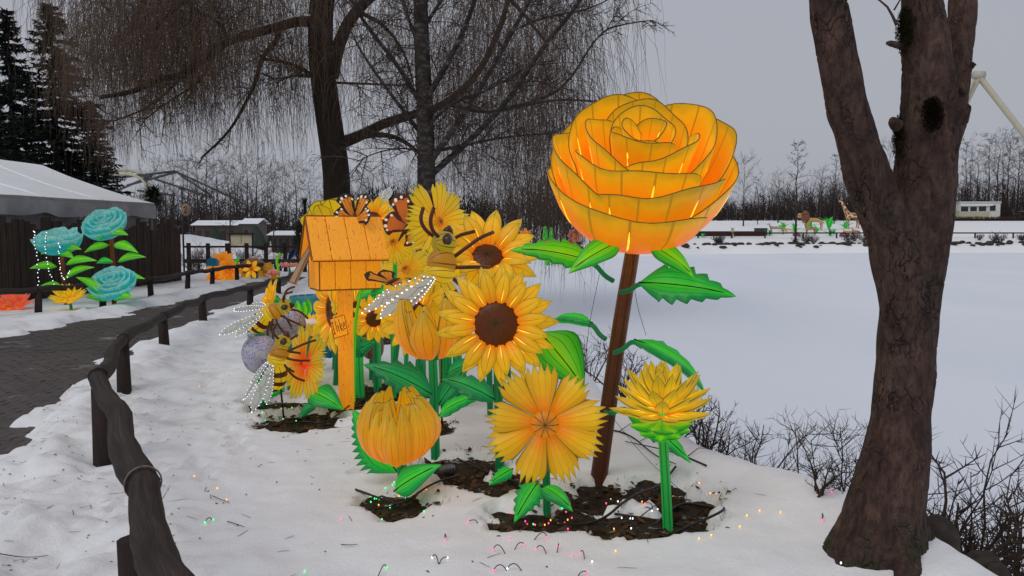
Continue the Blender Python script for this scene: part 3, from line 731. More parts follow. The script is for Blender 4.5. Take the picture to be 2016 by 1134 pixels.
MONARCH = wing_mat('monarch_wing', (.62, .20, .012)); SPOTTED = wing_mat('spotted_wing', (.52, .12, .012), (.06, .01, .006), .25, 1)
PALE = plain('wing_spot', (.72, .68, .60), .5, .3, .1, 5, 0, .3)
def butterfly(label, M, s, mat, fold=.9, spots=True, sw=(.55, -.45)):
    "X = head, Z = back; wings folded up by angle"
    root = thing('butterfly_lantern', label, 'butterfly lantern', M.translation); M = T_(-V(root.location)) @ M @ Sc(s)
    m = MB(); m.tube([(-.16, 0, 0), (-.08, 0, .01), (.0, 0, .015), (.07, 0, .015), (.11, 0, .01)], [.006, .018, .024, .02, .008], 8); m.build('body', L_BROWN, root, M)
    for sd in (-1, 1):
        m = MB(); m.tube([(.10, sd * .008, .015), (.16, sd * .03, .05), (.2, sd * .06, .06)], .004, 4); m.build('antenna', WIRE, root, M)
    big = petal_mesh('wing', mat, .34, .24, lambda v: .15 + .85 * v ** .8 if v < .75 else max(0, 1 - ((v - .75) / .25) ** 2.2), lambda v: .02 * v, .004, 8, 10, 0)
    sml = petal_mesh('wing', mat, .25, .24, lambda v: .2 + .8 * v ** .7 if v < .6 else max(0, 1 - ((v - .6) / .4) ** 2.2), lambda v: .02 * v, .004, 8, 10, 0)
    for sd in (-1, 1):
        for me, a, L in ((big, sw[0], .34), (sml, sw[1], .25)):
            Mw = M @ Rx(sd * fold) @ Rz(sd * (PI / 2 - a * sd * sd)) if sd > 0 else M @ Rx(-fold) @ Rz(-(PI / 2 - a))
            wg = obj('wing', me, root, Mw)
            if spots:
                mm = MB()
                for (x, y, q) in ((.82, .25, .022), (.86, -.1, .018), (.7, -.42, .016), (.72, .45, .014)):
                    for zz in (-.012, .022 + .0): mm.ball((L * x, .12 * y * 1.4, .014 + zz * .6), (q, q * .8, .004), 8, 4)
                mm.build('spot', PALE, wg)
    return root
# ================================================================== THE LANTERN BED
def gb(px, py, z=-.06): g = G(px, py, z); return V((g.x, g.y, z))
def gy(px, Y, z=None):
    "ground point under a pixel column, Y metres away"
    x = (px - 1008) / FPX * Y; return V((x, Y, gz(x, Y) if z is None else z))
CAMDIR = lambda p: (CAM - V(p)).normalized()
# ---- giant rose
rb = gb(1172, 952); rh = P(1261, 320, 5.25)
rs, RM = rose('giant glowing orange rose lantern on a tall brown pole, towering over the pond bank', rb, rh, (-.03, -.60, .80), .545, ROSE_L, seed=11, stem_r=(.062, .046), glowE=2.0, rot=0, x=(1, 0, 0))
Y = 5.2
for a, b, c, w_, mt, te, up, dr in (
        (None, (1222, 478, 5.1), (1118, 538, 4.95), .20, L_LIME, 0, (-.4, -.8, .5), .1),
        (None, (1278, 484, 5.1), (1368, 548, 4.95), .19, L_LIME, 0, (.4, -.8, .5), .1),
        ((1207, 553, 5.28), (1172, 520, 5.2), (1002, 490, 5.05), .24, L_LIME, 7, (0, -.75, .65), .12),
        ((1222, 575, 5.28), (1258, 558, 5.15), (1450, 582, 4.95), .30, L_LEAF, 7, (0, -.85, .5), .12),
        ((1193, 668, 5.3), (1168, 640, 5.35), (1082, 632, 5.6), .12, L_LEAF, 6, (0, -.4, .9), .2),
        ((1208, 695, 5.3), (1245, 670, 5.35), (1396, 776, 5.55), .20, L_LEAF, 6, (.5, -.5, .7), .2),
        ((1190, 812, 5.3), (1226, 803, 5.3), (1363, 912, 5.3), .20, L_LEAF, 6, (.5, -.75, .4), .1)):
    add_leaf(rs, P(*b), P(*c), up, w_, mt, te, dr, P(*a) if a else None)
# ---- dahlia on the right
db = gb(1317, 1040); dh = P(1303, 822, 4.48)
dh_, _ = dahlia('yellow dahlia lantern with green sepals on a bright green stem, right of the rose pole', db, dh, (-.05, -.22, 1), .275, seed=4)
# ---- coreopsis
cb = gb(1078, 1015); ch = P(1073, 833, 4.72)
co_, _ = coreopsis('large yellow fringed coreopsis lantern facing the camera at the foot of the rose', cb, ch, (-.02, -1, .02), .395, .084, seed=3, n=9, glowE=.7)
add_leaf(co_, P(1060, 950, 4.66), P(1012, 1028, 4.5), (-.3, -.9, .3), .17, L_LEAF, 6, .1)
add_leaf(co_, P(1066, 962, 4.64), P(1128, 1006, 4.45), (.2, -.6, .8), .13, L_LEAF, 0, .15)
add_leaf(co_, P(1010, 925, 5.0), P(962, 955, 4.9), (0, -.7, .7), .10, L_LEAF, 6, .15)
# ---- big sunflower
sb = gy(985, 5.62, -.06); sh = P(977, 638, 5.5)
su_, _ = sunflower('big sunflower lantern with brown disc, facing the camera above the fringed coreopsis', sb, sh, (-.02, -1, .04), .435, .163, seed=2, n1=17, n2=16, glowE=1.2, stem_r=.035)
add_leaf(su_, P(1062, 655, 5.75), P(1150, 765, 5.6), (.3, -.9, .3), .40, L_LIME, 0, .08)
add_leaf(su_, P(975, 790, 5.6), P(868, 745, 5.75), (0, -.6, .8), .22, L_DLEAF, 5, .15)
# ---- tulip bud on a dark stem
tb_ = gb(858, 905); th_ = P(852, 706, 5.9)
tu_, _ = globe('tall orange tulip lantern half open on a dark green stem, left of the big sunflower', tb_, th_, (-.06, -.05, 1), .25, .52, 5, ((7, .1, 1.0, 1.0), (6, .5, .74, .96)), L_BUD, L_DLEAF if False else L_STEM, 'tulip_lantern', .036, .66, .6, span=.44, shut=.76)
add_leaf(tu_, P(850, 778, 5.85), P(716, 716, 5.8), (.1, -.8, .6), .28, L_DLEAF, 6, .2)
add_leaf(tu_, P(864, 822, 5.85), P(962, 776, 5.7), (-.1, -.7, .7), .14, L_LEAF, 6, .25)
add_leaf(tu_, P(862, 800, 5.95), P(925, 716, 6.1), (-.1, -.9, .4), .17, L_DLEAF, 5, .12)
# ---- globe bud in front
lb = gb(795, 970); lh = P(790, 905, 5.08)
lo_, _ = globe('low round orange bud lantern like a lotus standing closest in its own soil patch', lb, lh, (-.03, -.12, 1), .225, .45, 9, ((10, .0, 1.0, .98), (10, .31, .88, 1.04), (6, .2, .6, 1.02)), L_BUD, L_STEM, 'lotus_lantern', .034, .42, .5, span=.43, shut=.86)
add_leaf(lo_, P(785, 930, 5.2), P(694, 806, 5.25), (-.25, -.9, .2), .36, L_LEAF, 12, .04)
add_leaf(lo_, P(778, 968, 4.98), P(868, 914, 4.85), (-.3, -.8, .5), .19, L_LEAF, 0, .12)
# ---- sunflower behind the tulip
sunflower('sunflower lantern half hidden behind the tall tulip', gy(812, 6.75, -.06), P(822, 625, 6.6), (-.25, -1, .05), .37, .13, 6, 16, 13, glowE=.6)
# ---- sunflower turned up, behind the big one
sunflower('sunflower lantern with tall upright petals just behind the big sunflower', gy(965, 7.3, 0), P(960, 506, 7.1), (.10, -.72, .62), .52, .15, 8, 13, 10, glowE=.8, tilt=(.30, .55), W=.17)
# ---- fringed flower turned sideways with the large bee
fd, _ = coreopsis('tall yellow fringed flower lantern turned sideways, in front of the birch trunk', gy(872, 7.6, 0), P(862, 437, 7.35), (.66, -.72, .1), .415, .05, 7, 9, L_SUN if False else L_DARKY, L_BSTEM, glowE=.8, cen=L_CEN)
bee('large bee lantern clinging upright below the sideways fringed flower', frame((-.80, -.58, .1), (.05, 0, 1), P(868, 538, 6.7)), 1.2, seed=2, wing=(.25, .85), support=gy(868, 7.0, -.05), wlen=.55)
# ---- birdhouse
hx = P(678, 545, 7.7); hb_ = gy(678, 7.7, -.06)
bh = thing('birdhouse_lantern', 'glowing orange plank birdhouse lantern on a square post', 'birdhouse', hb_)
a = R(27); H0 = 1.15 - hb_.z; EZ = 1.49 - hb_.z; RZ = 1.82 - hb_.z; Lh, Wh = .60, .42
MH = Rz(a)
def hbuild(nm, mat, fn, par=None, smooth=False):
    m = MB(); fn(m); return m.build(nm, mat, par or bh, None if par else MH, smooth)
for sd in (-1, 1):
    for i in range(4):
        x0 = -Lh / 2 + Lh * i / 4; hbuild('wall_board', WOODL, lambda m: m.box((x0 + Lh / 8, sd * Wh / 2, (H0 + EZ) / 2 + .01), (Lh / 4 - .009, .03 + .004 * (i % 2), EZ - H0 + .02), bev=.005))
for sd in (-1, 1):
    def gable(m, sd=sd):
        x0 = sd * (Lh / 2 - .012); vs = []
        for xx in (x0 - .012, x0 + .012): vs += [(xx, -Wh / 2 + .02, H0), (xx, Wh / 2 - .02, H0), (xx, Wh / 2 - .02, EZ), (xx, 0, RZ - .05), (xx, -Wh / 2 + .02, EZ)]
        uv = [(p[1], p[2]) for p in vs]
        m.add(vs, [(0, 1, 2, 3, 4)[::-1], (5, 6, 7, 8, 9)] + [(i, (i + 1) % 5, (i + 1) % 5 + 5, i + 5) for i in range(5)], uv)
    hbuild('gable_wall', WOODL, gable)
hbuild('floor_board', WOODD, lambda m: m.box((0, 0, H0 - .008), (Lh, Wh - .04, .014)))
ov, ol = .05, .07; dy = Wh / 2 + ov; slope = math.atan2(RZ - EZ, Wh / 2); sl = dy / math.cos(slope); ang = slope
for sd in (-1, 1):
    for i in range(4):
        Lr = Lh + 2 * ol; x0 = -Lr / 2 + Lr * (i + .5) / 4
        Mr = Rx(-sd * ang) ; cz = RZ + .012 - math.sin(ang) * sl / 2; cy = sd * math.cos(ang) * sl / 2
        b_ = hbuild('roof_board', WOODR, lambda m: m.box((x0, cy, cz), (Lr / 4 - .009, sl, .035 + .004 * (i % 2)), Mr.to_3x3(), bev=.005))
for sd in (-1, 1):
    hbuild('underlay', WOODD, lambda m: m.box((0, sd * math.cos(ang) * sl / 2, RZ - math.sin(ang) * sl / 2), (Lh + 2 * ol - .01, sl - .01, .012), Rx(-sd * ang).to_3x3()))
    hbuild('underlay', WOODD, lambda m: m.box((0, sd * (Wh / 2 - .004), (H0 + EZ) / 2), (Lh - .03, .012, EZ - H0 - .01)))
hbuild('ridge_cap', WOODD, lambda m: m.tube([(-Lh / 2 - ol, 0, RZ + .022), (Lh / 2 + ol, 0, RZ + .022)], .011, 6))
for sd in (-1, 1):
    hbuild('barge_edge', WOODD, lambda m: m.tube([(-Lh / 2 - ol - .004, 0, RZ + .02), (-Lh / 2 - ol - .004, sd * dy, RZ + .02 - math.sin(ang) * sl)], .010, 6))
    hbuild('corner_edge', WOODD, lambda m: m.tube([(-Lh / 2 + .002, sd * (Wh / 2 + .012), H0), (-Lh / 2 + .002, sd * (Wh / 2 + .012), EZ)], .007, 5))
def flap(u, v): return (-Lh / 2 - .02 - .19 * v ** 1.4, (u - .5) * (.14 + .10 * v), H0 + .42 - .36 * v + .05 * math.sin(v * PI))
fl = hbuild('open_flap', TAN, lambda m: (m.grid(8, 8, flap), m.grid(8, 8, lambda u, v: (flap(u, v)[0] + .02, flap(u, v)[1] * .96, flap(u, v)[2] - .012), True)), smooth=True)
hbuild('flap_edge', WOODD, lambda m: m.tube([flap(0, j / 6) for j in range(7)] + [flap(j / 4, 1) for j in range(1, 5)] + [flap(1, 1 - j / 6) for j in range(1, 7)], .006, 5), fl)
for sx in (-1, 1):
    m = MB(); m.box((sx * .037, 0, (H0 - .1) / 2), (.071, .09 + .004 * sx, H0 + .08), bev=.004); m.build('post_board', WOODL, bh, Rz(a * .3), False)
so = P(669, 643, 7.52); so.z = so.z
sg = thing('post_sign', 'small glowing board reading I like, fixed slanting to the birdhouse post', 'sign', so)
Ms = frame((-.55, -.83, .02), (.82, -.55, .30))
m = MB(); q = [(-.105, -.085), (.055, -.115), (.11, -.03), (.11, .06), (.075, .10), (-.105, .085)]
q = [(-.10, -.10), (.10, -.10), (.10, .10), (-.10, .10)]
m.box((0, 0, 0), (.2, .19, .022), bev=.005); sgb = m.build('board', WOODL, sg, Ms, False)
m = MB(); m.tube([(-.1, -.095, .012), (.1, -.095, .012), (.1, .095, .012), (-.1, .095, .012), (-.1, -.095, .012)], .004, 5); m.build('board_edge', WOODD, sgb)
m = MB()
for st in ([(-.088, .055), (-.062, .06)], [(-.075, .058), (-.073, -.055)], [(-.09, -.058), (-.06, -.05)],          # I
           [(-.038, .07), (-.030, -.045)],                                                                  # l
           [(-.010, .02), (-.004, -.045)], [(-.013, .043), (-.012, .047)],                                      # i
           [(.016, .07), (.024, -.05)], [(.048, .022), (.020, -.008), (.052, -.05)],                            # k
           [(.058, -.012), (.085, -.002), (.082, .022), (.068, .026), (.058, -.005), (.064, -.038), (.088, -.034)]):  # e
    m.tube([(x, y, .013) for x, y in st], .0036, 5)
m.build('lettering', plain('sign_ink', (.10, .02, .003), .6), sgb)
# ---- sideways flower with the smaller bee
ff, _ = coreopsis('yellow fringed flower lantern with red heart turned left, visited by a bee', gb(610, 800), P(600, 715, 7.35), (-.62, -.76, .12), .37, .035, 12, 9, L_CORR, L_BSTEM, glowE=.7, cen=glow('red_heart', (.8, .05, .004), .5))
add_leaf(ff, P(612, 772, 7.3), P(676, 806, 7.1), (.2, -.8, .5), .26, L_LEAF, 0, .15)
add_leaf(ff, P(618, 800, 7.35), P(590, 822, 7.1), (0, -.6, .8), .12, L_DLEAF, 0, .15)
add_leaf(ff, P(560, 760, 7.5), P(515, 790, 7.3), (0, -.7, .7), .16, L_LEAF, 7, .15)
add_leaf(ff, P(535, 770, 7.4), P(500, 745, 7.4), (0, -.7, .7), .10, L_DLEAF, 0, .15)
bee('bee lantern with LED edged wings hanging on the red hearted flower', frame((-.80, -.55, .22), (.28, -.05, .96), P(547, 708, 7.2)), .80, seed=3, wing=(.22, .15), support=gy(552, 7.3, -.05))
bee('bee lantern flying left above the patterned bulbs, with snow on its wings', frame((-.45, -.35, .82), (.78, -.18, .60), P(532, 618, 8.0)), .80, seed=4, wing=(.5, .1), support=gy(545, 8.1, 0))
bee('small distant bee lantern above the yellow flowers behind the birdhouse', frame((.3, -.4, .85), (-.8, -.3, -.3), P(752, 412, 12)), .7, seed=5, wing=(.9, .5), support=gy(752, 12, 0), wlen=.5)
k = NT('scribble_violet'); v = k.math('FRACT', k.math('MULTIPLY', k.noise(5, 3, None, .6, 1.5), 11)); c = k.mix(k.ramp(v, [(.16, 1.0), (.26, 0.0)]), (.42, .42, .47), (.10, .06, .34)); k.base(c, .5); k.put(k.b.inputs['Emission Color'], c); k.b.inputs['Emission Strength'].default_value = .08; SCV = k.m
k = NT('scribble_blue'); v = k.vor(10, k.mapping(k.coord(), (1, 1, .4)), 'DISTANCE_TO_EDGE'); c = k.mix(k.ramp(v, [(0, 1.0), (.06, 0.0)]), (.36, .48, .52), (.03, .10, .22)); k.base(c, .5); k.put(k.b.inputs['Emission Color'], c); k.b.inputs['Emission Strength'].default_value = .08; SCB = k.m
def bulb(label, base, c, r, mat, seg=8, name='patterned_bulb_lantern'):
    t = thing(name, label, 'bulb lantern', base); o = V(base)
    m = MB(); m.ball(V(c) - o, (r, r, r * 1.08), 24, 14, fn=lambda p: 1 + .06 * math.cos(seg * math.atan2(p.y, p.x)) * (1 - p.z * p.z)); m.build('bulb', mat, t)
    m = MB(); m.tube([(0, 0, -.05), V(c) - o + V((0, 0, -r * .9))], .03, 8); m.build('stalk', L_STEM, t)
    m = MB(); m.ball(V(c) - o + V((0, 0, r * 1.02)), (r * .3, r * .3, r * .12), 10, 6); m.build('cap', L_STEM, t); return t
bulb('white bulb lantern scribbled with violet lines, under the bees', gy(512, 7.9), P(513, 697, 7.9), .185, SCV)
bulb('pale blue ribbed bulb lantern with fine strokes, behind the violet bulb', gy(522, 8.3), P(523, 658, 8.3), .19, SCB)
bulb('white bulb lantern with grey strokes, between the two bees', gy(566, 8.4), P(566, 640, 8.4), .19, SCV)
# ---- flowers round the birdhouse
sunflower('sunflower lantern with dark brown disc turned left, behind the birdhouse post', gy(655, 8.7), P(655, 612, 8.6), (-.85, -.5, .0), .48, .19, 13, 14, 11, glowE=.6, tilt=(.2, .4), W=.16)
sunflower('lemon yellow flower lantern with upright petals, left behind the bees', gy(548, 11.2), P(535, 590, 11), (-.9, -.35, .35), .33, .09, 14, 11, 8, glowE=.4, tilt=(.3, .6), W=.12)
globe('lime green round bud lantern between the bees and the birdhouse', gy(580, 9.5), P(580, 628, 9.5), (0, 0, 1), .17, .26, 15, ((12, 0, 1, 1),), L_LIME, L_BSTEM, 'lime_bud_lantern', .03, .85, .4, span=.5)
bu, _ = globe('small yellow bud lantern wearing a cap of snow, beside the lime bud', gy(605, 8.9), P(607, 660, 8.9), (.1, -.1, 1), .14, .18, 16, ((9, 0, 1, 1),), L_DARKY, L_STEM, 'snowy_bud_lantern', .025, .4, .3)
m = MB(); m.ball(P(607, 637, 8.9) - V(bu.location), (.155, .14, .055), 14, 8, fn=lambda p: 1 + .08 * noise.noise(p * 3)); m.build('snow_cap', SNOWCAP, bu)
m = MB()
bl_ = thing('barrel_lantern', 'blue planked barrel lantern half hidden behind the birdhouse', 'barrel lantern', gy(622, 11.2))
for i in range(18):
    t = 2 * PI * i / 18; m = MB(); m.grid(3, 8, lambda u, v: ((.36 + .10 * math.sin(v * PI) + .012 * math.sin(u * PI)) * math.cos(t + (u - .5) * .33), (.36 + .10 * math.sin(v * PI) + .012 * math.sin(u * PI)) * math.sin(t + (u - .5) * .33), -.05 + .95 * v)); m.build('stave', L_BLUE, bl_)
m = MB(); m.lathe([(.0005, .88), (.34, .88)], 18); m.build('barrel_lid', L_BLUE, bl_)
m = MB(); m.tube(smooth_pts([V((-.36, -.1, .62)), V((-.6, -.15, .52)), V((-.9, -.2, .28))], 2), .05, 8); tag(m.build('arm', L_STEM, bl_), 'green tapering arm reaching left')
for z, cc in ((.72, (.6, .09, .01)), (.35, (.17, .06, .30))):
    m = MB(); m.tube(smooth_pts([V((-.40, -.25, z + .14)), V((-.52, -.3, z)), V((-.5, -.32, z - .2))], 2), [.04 - .0028 * i for i in range(len(smooth_pts([V((0, 0, 0))] * 3, 2)))], 8)
    m.build('ribbon', plain('ribbon_silk', cc, .45, .3, .2, 8, 0, .25), bl_)
rose('yellow rose lantern behind the birdhouse roof', gy(655, 9.6), P(658, 432, 9.5), (-.1, -.55, .8), .33, ROSE_L[:4], mat=L_DARKY, stem_mat=L_STEM, seed=21, leds=False, glowE=.6, stem_r=(.04, .03))
dahlia('yellow spiky flower lantern right of the birdhouse ridge', gy(742, 9.8), P(738, 470, 9.7), (.1, -.5, .8), .42, 22, L_SUN, L_BSTEM, sepals=True, glowE=.5)
dahlia('yellow spiky flower lantern between the birdhouse and the spotted butterfly', gy(772, 9.2), P(775, 500, 9.0), (.25, -.3, .9), .40, 23, L_SUN, L_BSTEM, sepals=False, glowE=.5)
coreopsis('yellow fringed flower lantern below the spotted butterfly', gy(795, 8.6), P(800, 532, 8.4), (-.2, -.8, .5), .33, .05, 24, 9, L_DARKY, L_BSTEM, glowE=.5)
sunflower('yellow flower lantern between birdhouse wall and large bee wing', gy(760, 7.9), P(782, 600, 7.7), (-.4, -.8, .3), .30, .10, 25, 14, 10, glowE=.4)
sunflower('yellow flower lantern right behind the birdhouse post', gy(700, 8.9), P(702, 610, 8.9), (.3, -.9, .1), .36, .10, 26, 14, 10, glowE=.4)
sunflower('small sunflower lantern low right of the birdhouse post, above the dark closed bud', gy(738, 8.5), P(736, 628, 8.4), (.1, -.95, .15), .27, .09, 27, 14, 10, glowE=.4)
sunflower('small sunflower lantern left below the blue barrel, behind the bees', gy(612, 9.4), P(618, 655, 9.3), (-.3, -.9, .2), .26, .08, 28, 13, 10, glowE=.4)
sunflower('golden sunflower lantern peeking over the right end of the birdhouse ridge', gy(728, 9.0), P(735, 432, 8.9), (.2, -.9, .2), .30, .09, 29, 14, 11, glowE=.4)
coreopsis('fringed yellow flower lantern tucked between birdhouse eave and spotted butterfly', gy(772, 8.2), P(775, 478, 8.1), (-.1, -.9, .35), .27, .04, 30, 9, L_DARKY, L_BSTEM, glowE=.4)
butterfly('monarch butterfly lantern with raised wings perched on the birdhouse roof', frame((0, -.92, .38), (0, .38, .92), P(698, 434, 7.75)), .86, MONARCH, .45, True, (1.08, .15))
butterfly('red brown butterfly lantern with white spots, left of the sideways fringed flower', frame((-.25, -.9, .3), (.55, .1, .8), P(803, 448, 7.9)), 1.05, SPOTTED, .3, True, (.7, -.35))
butterfly('monarch butterfly lantern seen edge on between birdhouse and large bee', frame((.1, -.35, .9), (-.3, -.6, 0), P(772, 556, 7.4)), .8, MONARCH, .2, False)
# ---- greenery between
gs = thing('leaf_sprout_lantern', 'tall green sprout lantern with broad drooping leaves right of the birdhouse post', 'plant lantern', gy(742, 8.8))
stem(gs, [gy(742, 8.8, -.1), P(742, 620, 8.8), P(740, 575, 8.8)], .04, .035, L_BSTEM)
for t in ((700, 590), (782, 585), (735, 610), (770, 560)): add_leaf(gs, P(741, 580, 8.8), P(t[0], t[1], 8.6), (0, -.5, .9), .24, L_LEAF, 0, .3)
gs = thing('closed_bud_lantern', 'dark green closed bud lantern on a short thick stem right of the birdhouse post', 'plant lantern', gy(706, 8.3, -.06))
stem(gs, [gy(706, 8.3, -.15), P(706, 720, 8.3), P(706, 695, 8.3)], .05, .05, L_BSTEM)
m = MB(); m.lathe([(.0005, -.02), (.06, 0), (.13, .08), (.135, .12), (.09, .19), (.0005, .23)], 12); m.build('bud', L_STEM, gs, T_(P(706, 702, 8.3) - V(gs.location)))
add_leaf(gs, P(706, 690, 8.25), P(740, 672, 8.15), (0, -.9, .4), .14, L_DLEAF, 0, .1)
gs = thing('leaf_sprout_lantern', 'group of upright dark green stems under the big sunflower petals', 'plant lantern', gy(880, 7.6, -.06))
for dx, tp in ((0, 690), (.10, 700), (-.25, 705)):
    stem(gs, [gy(880, 7.6, -.12) + V((dx, 0, 0)), P(880, tp, 7.6) + V((dx, 0, 0))], .045, .045, L_STEM)
add_leaf(gs, P(880, 740, 7.55), P(950, 712, 7.4), (0, -.7, .7), .2, L_DLEAF, 0, .2)
gs = thing('leaf_sprout_lantern', 'lime green thin slanting stem lantern beside the birdhouse post', 'plant lantern', gy(692, 8.0, -.05))
stem(gs, [gy(692, 8.0, -.1), P(697, 640, 8.0), P(712, 570, 8.0)], .02, .016, L_LIME)
m = MB(); c0 = P(722, 672, 9.0); gcat = thing('seed_pod_lantern', 'pink brown ribbed pod lantern lying on snow right of the birdhouse post', 'pod lantern', gy(728, 9.0))
m.tube(smooth_pts([P(700, 645, 9.1) - V(gcat.location), P(720, 655, 9.0) - V(gcat.location), P(735, 685, 8.9) - V(gcat.location), P(733, 706, 8.9) - V(gcat.location)], 2), [.04 + .10 * math.sin(.3 + 2.6 * i / 15) for i in range(16)], 14)
m.build('pod', lantern('silk_pod', [(0, (.20, .07, .05)), (1, (.26, .10, .075))], 9, .15, seam=(.08, .03, .02)), gcat)

# ================================================================== GROUND CLUTTER
LITTER = NT('leaf_litter'); LITTER.base(LITTER.ramp(LITTER.noise(3, 2), [(.3, (.030, .014, .007)), (.5, (.075, .035, .014)), (.7, (.13, .06, .025))]), .8, .2); LITTER = LITTER.m
MOSS = plain('moss_grass', (.030, .042, .010), .9, .1, .4, 20)
CABLE = plain('black_cable', (.008, .008, .009), .45, .5)
rg = random.Random(99)
lit = MB(); gras = MB()
for cx, cy, rx, ry, a in SOIL[:13]:
    n = int(700 * rx * ry)
    for i in range(max(26, n)):
        r_ = math.sqrt(rg.random()) * 1.05; t = rg.uniform(0, 2 * PI); x = cx + rx * r_ * math.cos(t); y = cy + ry * r_ * math.sin(t)
        L = rg.uniform(.012, .038); W = L * rg.uniform(.4, .7); M = T_((x, y, max(-.055, gz(x, y)) + .012)) @ Rz(rg.uniform(0, 6.3)) @ Rx(rg.uniform(-.6, .6)) @ Ry(rg.uniform(-.5, .5)); cu = rg.uniform(-.4, .5) * W
        lit.add([M @ V(p) for p in ((-L, 0, 0), (-.3 * L, -W, cu), (.4 * L, -.8 * W, cu), (L, 0, cu * .3), (.4 * L, .8 * W, cu), (-.3 * L, W, cu), (0, 0, 0))], [(0, 1, 6), (1, 2, 6), (2, 3, 6), (3, 4, 6), (4, 5, 6), (5, 0, 6)])
    for i in range(max(60, int(1200 * rx * ry))):
        r_ = math.sqrt(rg.random()) * 1.2; t = rg.uniform(0, 2 * PI); x = cx + rx * r_ * math.cos(t); y = cy + ry * r_ * math.sin(t)
        b = V((x, y, max(-.06, gz(x, y)) - .004)); d = V((rg.uniform(-.6, .6), rg.uniform(-.6, .6), 1)) * rg.uniform(.015, .05); s_ = V((rg.uniform(-1, 1), rg.uniform(-1, 1), 0)) * .0025
        gras.add([b - s_, b + s_, b + d], [(0, 1, 2)])
tag(lit.build('leaf_litter', LITTER), 'brown fallen leaves lying on the bare soil patches', 'leaf litter', kind='stuff')
tag(gras.build('grass', MOSS), 'short mossy grass on the bare soil patches', 'grass', kind='stuff')
deb = MB(); rq = random.Random(3)
for i in range(520):
    x = rq.uniform(-3.6, 1.8); y = rq.uniform(3.0, 9.0)
    if rq.random() < .5: x = table(PATH_R, y) + abs(rq.gauss(.2, .8))
    if path_in(x, y) > 0 or pond_in(x, y) > -.3: continue
    a_ = rq.uniform(0, 6.3); L_ = rq.choice((.006, .008, .012, .03, .05)); w_ = .004 if L_ < .02 else .0016; d = V((math.cos(a_), math.sin(a_), 0)); s_ = V((-d.y, d.x, 0)) * w_; p = V((x, y, gz(x, y) + .004))
    deb.add([p - d * L_ - s_, p + d * L_ - s_, p + d * L_ + s_, p - d * L_ + s_, p + V((0, 0, w_))], [(0, 1, 4), (1, 2, 4), (2, 3, 4), (3, 0, 4)])
tag(deb.build('debris', LITTER), 'scattered bits of bark, straw and leaf crumbs on the trodden snow', 'debris', kind='stuff')
CAB = (((1095, 1032), (1180, 1028), (1240, 1000), (1300, 960), (1330, 940), 'black cable looping over soil right of the rose pole'),
       ((1290, 1035), (1340, 985), (1400, 1000), (1440, 1030), (1330, 1048), 'black cable curled round the dahlia stem foot'),
       ((900, 905), (950, 925), (1000, 945), (1060, 985), (1120, 990), 'black cable running from floodlight towards the rose pole'),
       ((730, 780), (690, 800), (720, 815), (760, 800), (800, 790), 'black cable lying by the birdhouse post foot'),
       ((560, 835), (600, 828), (640, 835), (670, 815), (690, 800), 'black cable in the soil below the red hearted flower'),
       ((700, 972), (760, 985), (790, 1000), (850, 975), (905, 940), 'black cable crossing the soil under the lotus bud'))
for *pts, lab in CAB:
    q = []
    for (x, y) in pts: g = G(x, y, -.03); q.append(V((g.x, g.y, max(-.055, gz(g.x, g.y)) + .012 + rg.uniform(0, .03))))
    m = MB(); p0 = q[0].copy(); m.tube([p - p0 for p in smooth_pts(q, 3)], .008, 6); o = m.build('power_cable', CABLE); o.location = p0; tag(o, lab, 'cable')
STICK = (((1185, 850), (1240, 870), (1290, 905), (1330, 925)), ((1260, 880), (1300, 865), (1340, 850)), ((1390, 935), (1330, 905), (1230, 880)), ((300, 1010), (318, 985), (335, 965)), ((0, 1112), (50, 1100), (95, 1092)), ((418, 980), (440, 990), (452, 992)), ((448, 1030), (470, 1042), (482, 1046)), ((672, 1078), (690, 1080), (706, 1079)), ((560, 755), (545, 770), (530, 776)), ((1000, 935), (1060, 960), (1130, 975)), ((1210, 1000), (1290, 1010), (1400, 1035)), ((720, 1005), (760, 990), (790, 975)))
LABS = ['long bare twig lying on snow behind the dahlia', 'forked bare twig beside the dahlia head shadow', 'long thin branch on snow right of the rose pole', 'small twig on trodden snow left of the near fence', 'dead grass stalk in the bottom left corner', 'short stalk on snow right of the near rail', 'bent stalk on snow right of the wire tied rail', 'thin straw on snow below the lotus bud', 'twig on snow left of the red hearted flower', 'stick in the soil behind the coreopsis', 'stick lying across the soil at the dahlia foot', 'stick lying in the lotus soil patch']
for pts, lab in zip(STICK, LABS):
    q = []
    for (x, y) in pts: g = G(x, y); q.append(V((g.x, g.y, max(-.05, gz(g.x, g.y)) + .012)))
    m = MB(); p0 = q[0].copy(); pp = smooth_pts(q, 2); rr = .008 if 'long' in lab or 'stick' in lab else .003
    m.tube([p - p0 for p in pp], [rr * (1 - .7 * i / len(pp)) for i in range(len(pp))], 5)
    if rr > .005: m.tube([pp[4] - p0, pp[4] - p0 + V((.10, .06, .05)), pp[4] - p0 + V((.2, .08, .04))], [.004, .003, .002], 4)
    o = m.build('twig', TWIG); o.location = p0; tag(o, lab, 'twig')
fl_ = thing('floodlight', 'small grey ribbed floodlight box lying by the tulip stem foot', 'floodlight', V((*gb(880, 920, 0).xy, -.05)), rz=.5)
m = MB(); m.box((0, 0, .03), (.11, .06, .06), Rx(.4).to_3x3(), bev=.006); m.build('housing', plain('grey_metal', (.12, .125, .13), .4, .5), fl_)
m = MB()
for i in range(5): m.box((-.04 + i * .02, -.034, .045), (.006, .012, .05), Rx(.4).to_3x3())
m.build('cooling_fins', plain('fin_metal', (.25, .25, .26), .4, .5), fl_)
